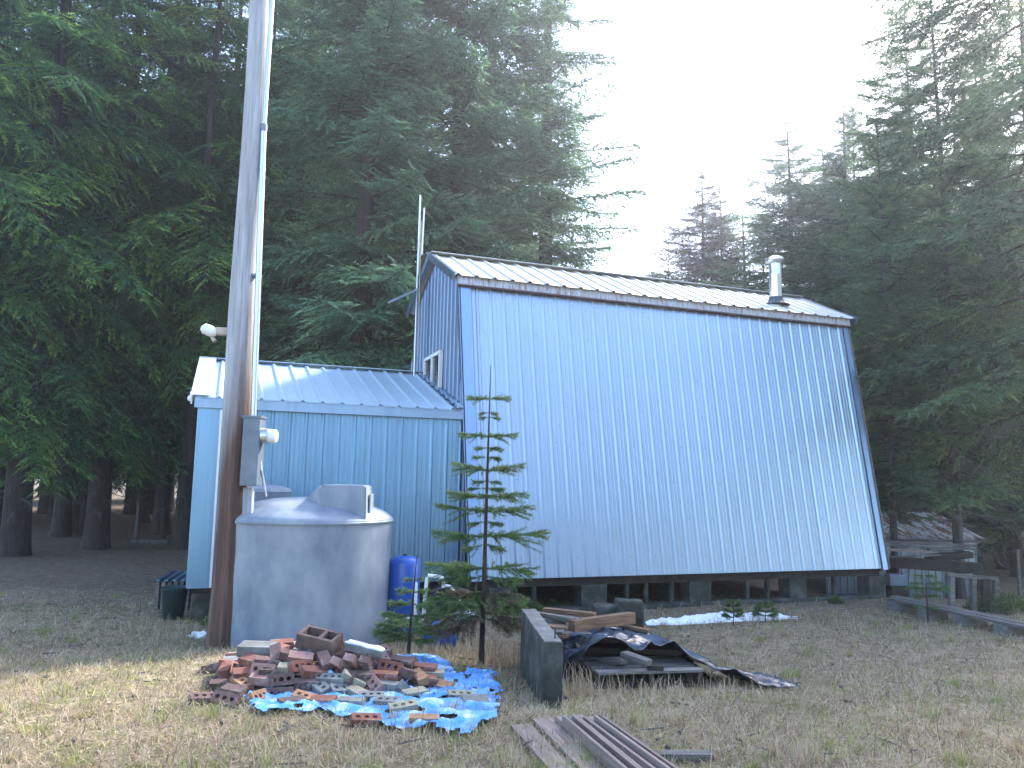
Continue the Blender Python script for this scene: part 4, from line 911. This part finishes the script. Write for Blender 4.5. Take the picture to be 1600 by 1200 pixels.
def X(px, Y): return (px-800)/F_PX*Y
# left forest, nearest row
LEFT = [(hemA, 40, 18.5, 1.05, 'drooping hemlock at the left edge of the photo, nearest row of the dark wood'),
        (hemA, 165, 20.5, 1.0, 'broad drooping hemlock third from the left edge of the dark wood'),
        (hemB, 300, 21.0, 1.05, 'hemlock rising directly behind the utility pole'),
        (hemB, -90, 17.0, 1.0, 'hemlock cut by the left edge of the photo'),
        (hemB, 110, 24.0, 1.1, 'slimmer hemlock second from the left edge of the dark wood'),
        (hemB, 395, 24.0, 1.0, 'tall bare-stemmed hemlock just right of the utility pole')]
for k, px, Y, sc, lb in LEFT: k.put(X(px, Y), Y, lb, 'hemlocks along the edge of the dark wood', sc)
MID = [(firA, 560, 19.5, 1.0, 'bushy bluish fir above the aerial masts behind the annex', 0),
       (firA, 705, 21.0, 1.05, 'tallest dense fir rising behind the left half of the cabin roof', 0),
       (firB, 850, 22.5, 1.12, 'pointed dark fir on the right flank of the dense firs, beside the open sky', 0),
       (firB, 455, 22.0, .95, 'fir between the utility pole and the aerial masts', 0),
       (firC, 935, 24.0, .52, 'small fir just above the middle of the cabin roof, right of the dense firs', 0)]
for k, px, Y, sc, lb, _ in MID: k.put(X(px, Y), Y, lb, 'dense firs behind the cabin', sc)
# thin trees in the gap
def top_sc(tree, px, py, Y): return (at(px, py, Y).z-gz(X(px, Y), min(Y, 60)))/tree.h
GAP = [(pinB, 1048, 318, 34, 'thin sparse pine standing alone left in the sky gap', None, 1.0),
       (firC, 1103, 250, 33, 'brownish narrow tree in the middle of the sky gap', MT['brown_fir'], 1.35),
       (firC, 1132, 285, 34, 'slim brownish tree touching the middle tree in the sky gap', MT['brown_fir'], 1.2),
       (pinB, 1168, 240, 32, 'thin ragged pine between the brownish trees and the stove pipe', None, 1.3),
       (firC, 1243, 172, 29, 'pale green conical fir behind the stove pipe', None, 1.4),
       (firC, 1338, 150, 27, 'tall green pointed conifer right of the stove pipe', None, 1.3),
       (pinB, 1352, 122, 27.6, 'ragged thin tip rising just behind the tall green conifer', None, 1.0),
       (firC, 1300, 215, 30, 'green fir filling in between the stove pipe and the tall pine', None, 1.5),
       (pinB, 1200, 330, 31, 'short thin tree directly left of the stove pipe', None, 1.1),
       (pinB, 1018, 395, 36, 'smallest pine tip showing over the middle of the cabin roof', None, 1.1)]
for k, px, py, Y, lb, leaf, sxy in GAP: k.put(X(px, Y), Y, lb, 'trees in and beside the sky gap', top_sc(k, px, py, Y), leaf=leaf, sxy=sxy)
RIGHT = [(pinA, 1445, 21, .95, 'ragged pine between the tall green conifer and the pine by the shed', None), (pinA, 1492, 16.5, .88, 'pine with a grey trunk passing in front of the tin shed', None),
         (pinA, 1393, 16.4, .64, 'dark stemmed pine with dead grey twigs beside the right corner of the cabin', None), (pinC, 1665, 14.6, 1.0, 'large pine overhanging the right edge of the photo', None),
         (hemB, 1640, 19, .95, 'dark drooping conifer at the right edge behind the large pine', MT['pine']), (hemB, 1560, 24.5, .9, 'dark conifer behind the tin shed roof', MT['pine']), (pinA, 1425, 24, .8, 'pine behind the dead twigs right of the cabin', None),
         (firB, 1480, 27, .72, 'bushy fir seen between the right hand pine trunks', None)]
RIGHT += [(firB, 1420, 25, .74, 'bushy fir left of the grey pine trunk, behind the dead twigs', MT['fir']), (firC, 1580, 22.5, .9, 'green conifer right of the tin shed, behind the overhanging pine', MT['pine'])]
for k, px, Y, sc, lb, leaf in RIGHT: k.put(X(px, Y), Y, lb, 'trees on the right behind the cabin corner', sc, leaf=leaf)
# deeper rows of the wood
rnd = random.Random(11)
ORD = 'first second third fourth fifth sixth seventh eighth ninth tenth eleventh twelfth thirteenth fourteenth fifteenth sixteenth seventeenth eighteenth nineteenth twentieth'.split()
def deep(px0, px1, Y0, Y1, n, kinds, label, group, smin, smax, leaf=None, number=False):
    for i in range(n):
        px = px0+(px1-px0)*(i+rnd.random())/n; Y = rnd.uniform(Y0, Y1)
        rnd.choice(kinds).put(X(px, Y), Y, label.replace('#', ORD[i]) if number else label, group, rnd.uniform(smin, smax), rz=rnd.uniform(0, 6.28), leaf=leaf)
deep(-250, 560, 25, 31, 15, (hemA, hemB, hemB), '# conifer from the left in the second row of the left wood', 'second row of the left wood', .9, 1.15, number=True)
deep(-300, 640, 32, 42, 20, (hemA, hemB), 'shadowy conifer deep inside the left wood, back rows', 'back rows of the left wood', .95, 1.2)
deep(440, 900, 26, 34, 6, (firA, firB), '# conifer from the left behind the dense firs, mostly covered by them', 'trees covered by the dense firs', .85, 1.0, number=True)
deep(1360, 1900, 26, 38, 16, (firB, hemB, firC), '# conifer from the left in the shaded back rows of the right wood', 'back rows of the right wood', .7, .95, MT['pine'], number=True)
deep(980, 1380, 36, 50, 9, (firC, firB), 'low far conifer behind the sky gap, seen only under the cabin', 'far low trees behind the cabin', .35, .5)
deep(-500, 500, 44, 56, 14, (firA, firB), 'farthest conifer of the left wood closing the view', 'farthest trees of the left wood', 1.0, 1.2)
deep(1300, 2000, 42, 54, 9, (firB, firA), 'farthest conifer of the right wood closing the view', 'farthest trees of the right wood', .8, 1.0)
for i in range(15):                                 # the other side of the clearing, mirrored in the metal siding
    (hemA, firA, firB, hemB)[i % 4].put(-42+i*6+rnd.uniform(-1.5, 1.5), -17-rnd.uniform(0, 6)+abs(i-7)*1.2, 'conifer on the far side of the clearing behind the viewer', 'trees behind the viewer', rnd.uniform(.62, .8))
for i in range(10):
    (pinA, hemB, firB)[i % 3].put(17+rnd.uniform(-1, 3)+abs(i-4)*.5, 9-i*3.4, 'conifer of the right hand edge of the clearing beyond the frame', 'trees right of the frame', rnd.uniform(.7, .9))
# bare pale stem and other thin stems in the left wood
for px0, py0, px1, py1, r_, lb, mt in ((213, 842, 226, 640, .055, 'thin pale bare stem in the left wood', 'bark_grey'), (131, 838, 128, 560, .09, 'dark bare stem left of the pale one in the wood', 'bark'), (255, 842, 262, 600, .07, 'dark thin stem between the pale stem and the annex', 'bark')):
    a_ = on(px0, py0); c_ = at(px1, py1, a_.y); e = a_+(c_-a_)*2.2; o = B().tube([(0, 0, -.2), (c_-a_)*.5+V3((.04, 0, 0)), c_-a_, e-a_], [r_*1.3, r_, r_*.85, r_*.4], 10).out('tree_stem', MT[mt], None, True); o.location = a_; tag(o, lb, 'tree stem')
a_, c_ = on(205, 850), on(262, 851); o = B().tube([a_+V3((0, 0, .06)), c_+V3((0, 0, .06))], .07, 12).rough(.01, 5).out('fallen_log', MT['bark_grey'], None, True); tag(o, 'short log lying at the edge of the left wood', 'log')

print('TRIS', sum(len(m.polygons) for m in bpy.data.meshes))
for k in (hemA, hemB, firA, firB, firC, pinA, pinB): print(k.name, len(k.crown.polygons))
# ------------------------------------------------------------------ young firs in front
def young(name, base, hpx, whorls, label, cat='young fir', wpx=None, r=.022, seed=0, tilt=0):
    """whorls: (height, [half lengths], rise, brown)"""
    rng = np.random.default_rng(seed); root = empty(name, base, label, cat)
    top_ = V3((tilt, 0, hpx)); B().tube([(0, 0, -.05), (tilt*.3, 0, hpx*.3), (tilt*.65, 0, hpx*.65), top_], [r, r*.72, r*.42, .003], 8).out('stem', MT['bark'], root, True)
    for bi, brown in enumerate((False, True)):
        V, F, T = [], [], []
        def tri(p, d_, l, w, tint):
            d_ = d_/np.linalg.norm(d_); s_ = np.cross(d_, rng.normal(size=3)); s_ /= np.linalg.norm(s_); n = len(V)
            V.extend([p-s_*w/2, p+s_*w/2, p+d_*l]); T.extend([tint, tint, min(1, tint*1.2)]); F.append((n, n+1, n+2))
        for h, lens, rise, br_ in whorls:
            if br_ != brown: continue
            n = len(lens)
            a0 = rng.uniform(0, 1)
            for k, l in enumerate(lens):
                az = (0 if k % 2 == 0 else math.pi)+(rng.uniform(-.35, .35) if k < 2 else rng.choice((-1, 1))*rng.uniform(.45, .9)) if k < 4 else rng.uniform(0, 2*math.pi)
                d0 = np.array([math.cos(az), math.sin(az), rise]); d0 /= np.linalg.norm(d0); perp = np.cross(d0, [0, 0, 1.]); perp /= np.linalg.norm(perp)
                P0 = np.array([tilt*h/hpx, 0, h])
                def ax(t): return P0+d0*l*t+np.array([0, 0, .10*l*(t*t-t)])
                sub = [(ax, 1.0, l)]
                for j in range(int(6+l*26)):
                    t0 = rng.uniform(.22, .9); sd_ = 1 if j % 2 else -1; l2 = l*(1-t0)*.75+.04; dd = d0*.75+perp*sd_*.75+np.array([0, 0, rng.uniform(-.5, .12)]); q0 = ax(t0)
                    sub.append((lambda t, q0=q0, dd=dd, l2=l2: q0+dd*l2*t, .8, l2))
                for fn, sc_, ll in sub:
                    m_ = max(6, int(ll/.0040))
                    for i in range(m_):
                        t = i/m_; p = fn(t); dr = (fn(min(1, t+.05))-fn(max(0, t-.05))); dr /= np.linalg.norm(dr)+1e-9
                        o_ = rng.normal(size=3); o_ -= dr*o_.dot(dr); o_ /= np.linalg.norm(o_); o_[2] *= .8
                        tri(p, dr*.8+o_, .038*rng.uniform(.7, 1.2), .0062, float(np.clip(.25+.5*t+rng.normal()*.15, 0, 1)))
                    # woody core
                    for i in range(4): tri(fn(i/4), fn(i/4+.25)-fn(i/4), ll/3.8, .007, .05)
        # needles close to the stem
        if V:
            np_mesh('dead_foliage' if brown else 'foliage', np.array(V), np.array(F), (MT['dead_needle'] if brown else MT['sapling'],), root, None, np.array(T))
    return root
yb_ = on(752, 1040); Yy = yb_.y; toH = at(759, 570, Yy).z-yb_.z; ppm = F_PX/Yy
def hh(py): return at(756, py, Yy).z-yb_.z
wh = [(hh(623), [32, 36, 12, 14], .12, 0), (hh(645), [10, 12, 8], 0, 0), (hh(652), [14, 12], 0, 0), (hh(682), [44, 46, 26, 28, 20], .12, 0), (hh(700), [20, 18, 14], 0, 0), (hh(714), [18, 22, 15], 0, 0), (hh(735), [60, 60, 38, 34, 30, 40], .2, 0), (hh(752), [18, 22], 0, 0),
      (hh(777), [66, 64, 44, 46, 38], .14, 0), (hh(763), [28, 26, 20], 0, 0), (hh(799), [78, 80, 50, 46, 44, 52], .13, 0), (hh(815), [24, 28, 22], -.1, 0), (hh(838), [104, 84, 60, 52, 46, 58], .10, 0), (hh(850), [30, 34, 26], -.2, 0),
      (hh(888), [84, 96, 66, 60, 70, 56, 60], .06, 0), (hh(900), [60, 70, 50, 44], -.05, 0), (hh(930), [70, 92, 80, 60, 76, 66], -.04, 0), (hh(925), [60, 50, 70, 66], -.08, 1), (hh(945), [60, 96, 50, 56], -.02, 0), (hh(955), [70, 90, 60, 66, 76, 60], -.14, 1), (hh(965), [60, 80, 50, 70, 66], -.22, 1)]
young('young_fir', yb_, toH, [(h, [q/ppm for q in ls], rs_, b_) for h, ls, rs_, b_ in wh], 'tall young fir with tiered branches in front of the cabin corner', r=.03, seed=3, tilt=.03)
sb = on(637, 1030); Ys = sb.y; pm2 = F_PX/Ys
def h2(py): return at(640, py, Ys).z-sb.z
young('small_fir', sb, h2(868), [(h2(y_), [q/pm2 for q in ls], .12, 0) for y_, ls in ((905, [10, 12]), (925, [22, 24, 16, 18]), (945, [34, 36, 26, 28]), (962, [48, 46, 36, 40, 30]), (980, [56, 52, 44, 46, 40, 38]), (990, [50, 56, 40, 44, 36]), (1000, [36, 42, 40, 30]))],
      'small bushy dark green fir between the brick pile and the blue drum', r=.022, seed=5, tilt=.06)
q = on(1450, 972); Yq = q.y; pq = F_PX/Yq
young('thin_sapling', q, at(1447, 884, Yq).z-q.z, [(at(1447, y_, Yq).z-q.z, [z_/pq for z_ in ls], .1, 0) for y_, ls in ((900, [14, 16, 8]), (912, [26, 24, 12]), (920, [36, 30, 16, 20]), (932, [20, 18, 14]), (950, [14, 18]))],
      'thin sapling with few branches right of the cabin corner', cat='sapling', r=.016, seed=8)
for (px, py, yt, hw, lb) in ((1146, 978, 935, 15, 'small green seedling growing through the snow strip'), (1196, 972, 940, 18, 'low seedling at the right end of the snow strip')):
    q = on(px, py); pq = F_PX/q.y; hz_ = at(px, yt, q.y).z-q.z
    young('seedling', q, hz_, [(hz_*f, [hw*g/pq]*4, .35, 0) for f, g in ((.3, 1), (.5, .9), (.7, .7), (.88, .4))], lb, cat='seedling', r=.008, seed=px)

def leaf_clump(name, c, rad, n, m, label, cat, size=.03, seed=0, stem=True):
    rng = np.random.default_rng(seed); V, F, T = [], [], []
    for _ in range(n):
        d_ = rng.normal(size=3); d_ /= np.linalg.norm(d_); d_[2] = abs(d_[2])*.8; p = d_*np.array(rad)*rng.uniform(.35, 1)**.5
        a = rng.normal(size=3); a /= np.linalg.norm(a); b_ = np.cross(a, rng.normal(size=3)); b_ /= np.linalg.norm(b_); s_ = size*rng.uniform(.6, 1.3); k = len(V)
        V.extend([p-b_*s_*.25, p+b_*s_*.25, p+a*s_]); T.extend([rng.random()]*3); F.append((k, k+1, k+2))
    for _ in range(int(n/25)):
        d_ = rng.normal(size=3); d_ /= np.linalg.norm(d_); d_[2] = abs(d_[2]); p = d_*np.array(rad)*.9; k = len(V); V.extend([np.array([-.003, 0, 0]), np.array([.003, 0, 0]), p]); T.extend([.0]*3); F.append((k, k+1, k+2))
    o = np_mesh(name, np.array(V), np.array(F), (m,), None, None, np.array(T)); o.location = c; return tag(o, label, cat)
leaf_clump('evergreen_shrub', on(820, 965)+V3((0, .3, 0)), (.36, .25, .26), 2600, MT['sapling'], 'low spreading green shrub right of the young fir', 'shrub', .035, 1)
leaf_clump('leafy_shrub', on(1578, 965)+V3((.2, .6, 0)), (.55, .4, .42), 2600, MT['shrub'], 'green shrub beside the boardwalk at the right edge', 'shrub', .04, 2)
leaf_clump('leafy_plant', on(1318, 948)+V3((0, .3, 0)), (.14, .1, .16), 300, MT['shrub'], 'yellow green plant by the cabin foundation near its right end', 'plant', .04, 3)
leaf_clump('weed_clump', on(405, 1010)+V3((0, 0, 0)), (.12, .08, .12), 260, MT['shrub'], 'yellow green weed between the pole foot and the bricks', 'weed', .05, 4)
leaf_clump('fern_clump', on(318, 985)+V3((.05, .3, 0)), (.2, .1, .22), 500, MT['sapling'], 'dark green weeds at the annex pier beside the pole', 'weed', .05, 6)
leaf_clump('leafy_weed', on(868, 958)+V3((0, .5, 0)), (.12, .1, .16), 260, MT['sapling'], 'small green weed in front of the left foundation opening', 'weed', .04, 9)

# ------------------------------------------------------------------ grass
def grass():
    rng = np.random.default_rng(21); n = 330000
    Y = 3.9+10.5*rng.random(n)**1.35; Xg = (rng.random(n)*2-1)*(Y*.70+.3)
    # clumping
    nz = np.array([noise.noise(V3((x*2.2, y*2.2, 0))) for x, y in zip(Xg[::8], Y[::8])]); nz = np.repeat(nz, 8)[:n]
    keep = rng.random(n) < np.clip(.62+1.0*nz, .12, 1)*np.clip((13.2+2.5*nz-Y)/3.0, 0, 1); Y, Xg, nz = Y[keep], Xg[keep], nz[keep]
    jx = rng.normal(size=len(Y))*.0; n = len(Y)
    # footprint of the things that stand on the ground stays clear
    gzv = np.array([gz(x, y) for x, y in zip(Xg, Y)])
    flow = np.array([noise.noise(V3((x*.9, y*.9, 7))) for x, y in zip(Xg[::8], Y[::8])]); flow = np.repeat(flow, 8)[:n]
    az = flow*7+rng.normal(size=n)*1.0+.3; tilt = np.clip(rng.normal(size=n)*.45+1.15, .15, 1.5); ln = rng.gamma(5, .013, n)*np.where(rng.random(n) < .02, 2.2, 1)
    ln = np.minimum(ln, .22); up_ = np.where(rng.random(n) < .015, .3, 1); tilt = tilt*up_
    d_ = np.stack([np.cos(az)*np.sin(tilt), np.sin(az)*np.sin(tilt), np.cos(tilt)], 1); w = .0018+.0012*rng.random(n)+Y*.00018
    sd2 = np.stack([-np.sin(az), np.cos(az), rng.normal(size=n)*.3], 1)
    P = np.stack([Xg, Y, gzv-.004+rng.random(n)*.018], 1)
    V = np.empty((n*3, 3)); V[0::3] = P-sd2*w[:, None]; V[1::3] = P+sd2*w[:, None]; V[2::3] = P+d_*ln[:, None]
    gn = np.array([noise.noise(V3((x*1.1+4, y*1.1, 3)))+.5*noise.noise(V3((x*3.7, y*3.7, 8))) for x, y in zip(Xg[::4], Y[::4])]); gn = np.repeat(gn, 4)[:n]
    patch = np.array([noise.noise(V3((x*.8, y*1.3, 12)))+.6*noise.noise(V3((x*2.6, y*3.4, 15))) for x, y in zip(Xg[::4], Y[::4])]); patch = np.repeat(patch, 4)[:n]
    t = np.clip(rng.beta(2, 2, n)*.68+.42*patch, 0, .7); green = rng.random(n) < np.clip((gn-.10)*2.6, .02, .85); t = np.where(green, .78+.22*rng.random(n), t)
    F = np.arange(n*3).reshape(n, 3)
    o = np_mesh('dry_grass', V, F, (MT['grass'],), None, None, np.repeat(t, 3)); tag(o, 'matted dry straw grass with green patches', kind='stuff')
grass()
def tufts():
    rng = np.random.default_rng(77); V, F, T = [], [], []
    for _ in range(420):
        y = 4.3+8.5*rng.random()**1.3; x = (rng.random()*2-1)*(y*.66)
        if -3.1 < x < 2.7 and 5.9 < y < 10.8 and rng.random() < .8: continue
        r = rng.uniform(.03, .12); hh_ = rng.uniform(.06, .17); ti = rng.uniform(.25, .66) if rng.random() < .75 else rng.uniform(.8, .95); lean_ = rng.normal(size=2)*.35
        for _ in range(int(30+r*500)):
            a = rng.uniform(0, 6.28); q = r*rng.random()**.5; px_, py_ = x+q*math.cos(a), y+q*math.sin(a)
            d_ = np.array([lean_[0]+.8*math.cos(a)*rng.random(), lean_[1]+.8*math.sin(a)*rng.random(), 1.]); d_ /= np.linalg.norm(d_); s_ = np.array([-math.sin(a), math.cos(a), 0])*.0026; l = hh_*rng.uniform(.5, 1.2)
            p = np.array([px_, py_, gz(px_, py_)-.005]); k = len(V); V.extend([p-s_, p+s_, p+d_*l+np.array([0, 0, -.02])]); T.extend([np.clip(ti+rng.normal()*.08, 0, 1)]*3); F.append((k, k+1, k+2))
    o = np_mesh('grass_tufts', np.array(V), np.array(F), (MT['grass'],), None, None, np.array(T)); tag(o, 'scattered tufts of dry and green grass', kind='stuff')
tufts()
def litter():
    rng = random.Random(31); b = B()
    for _ in range(330):
        y = 4.3+9*rng.random(); x = rng.uniform(-1, 1)*y*.68; z = gz(x, y)+rng.uniform(.012, .03); a = rng.uniform(0, 6.28); l = rng.choice((.03, .05, .09, .16)) ; d_ = V3((math.cos(a), math.sin(a), rng.uniform(-.1, .1)))*l
        b.tube([V3((x, y, z)), V3((x, y, z))+d_], rng.uniform(.003, .008) if l > .04 else .012, 4)
    tag(b.out('fallen_twigs', MT['bark_grey']), 'fallen twigs, bark chips and cones on the grass', kind='stuff')
litter()
# taller pale stalks near the wall stub and the bricks
def stalks(name, centre, rx, ry, n, h, label, seed, m='grass', tint=(.35, .65)):
    rng = np.random.default_rng(seed); V, F, T = [], [], []
    for _ in range(n):
        x, y = centre.x+rng.normal()*rx, centre.y+rng.normal()*ry; z = gz(x, y); l = h*rng.uniform(.4, 1.1); a = rng.uniform(0, 6.28); ti = rng.uniform(.05, .7)
        d_ = np.array([math.cos(a)*math.sin(ti), math.sin(a)*math.sin(ti), math.cos(ti)]); s_ = np.array([-math.sin(a), math.cos(a), 0])*.0024; p = np.array([x, y, z]); mid = p+d_*l*.6; e = mid+(d_+np.array([d_[0]*.6, d_[1]*.6, -.45]))*l*.4
        k = len(V); V.extend([p-s_, p+s_, mid-s_*.7, mid+s_*.7, e]); T.extend([rng.uniform(*tint)]*5); F.extend([(k, k+1, k+2), (k+1, k+3, k+2), (k+2, k+3, k+4)])
    o = np_mesh(name, np.array(V), np.array(F), (MT[m],), None, None, np.array(T)); tag(o, label, kind='stuff')
stalks('grass_stalks', on(905, 1085), .12, .12, 90, .34, 'pale dry stalks right of the wall stub', 1)
stalks('grass_stalks', on(1000, 1090), .5, .1, 200, .24, 'pale dry stalks in front of the pallet', 2)
stalks('grass_stalks', on(790, 1040), .18, .25, 220, .42, 'bluish grey dead stalks between the young fir and wall stub', 3, tint=(.1, .4))
stalks('grass_stalks', on(690, 1018), .35, .2, 900, .17, 'dense tan grass behind the blue tarp', 4, tint=(.4, .65))
stalks('grass_stalks', on(270, 990), .5, .2, 240, .22, 'dry stalks at the edge of the shade left of the pole', 5)
stalks('grass_stalks', on(500, 1000), .9, .12, 500, .16, 'grass growing against the foot of the water tank', 6)
stalks('grass_stalks', on(1300, 975), 1.0, .25, 500, .18, 'brown weeds in front of the cabin foundation', 7, tint=(0, .5))
stalks('grass_stalks', on(620, 1160), 1.2, .12, 380, .14, 'dry grass in front of the blue tarp', 8)
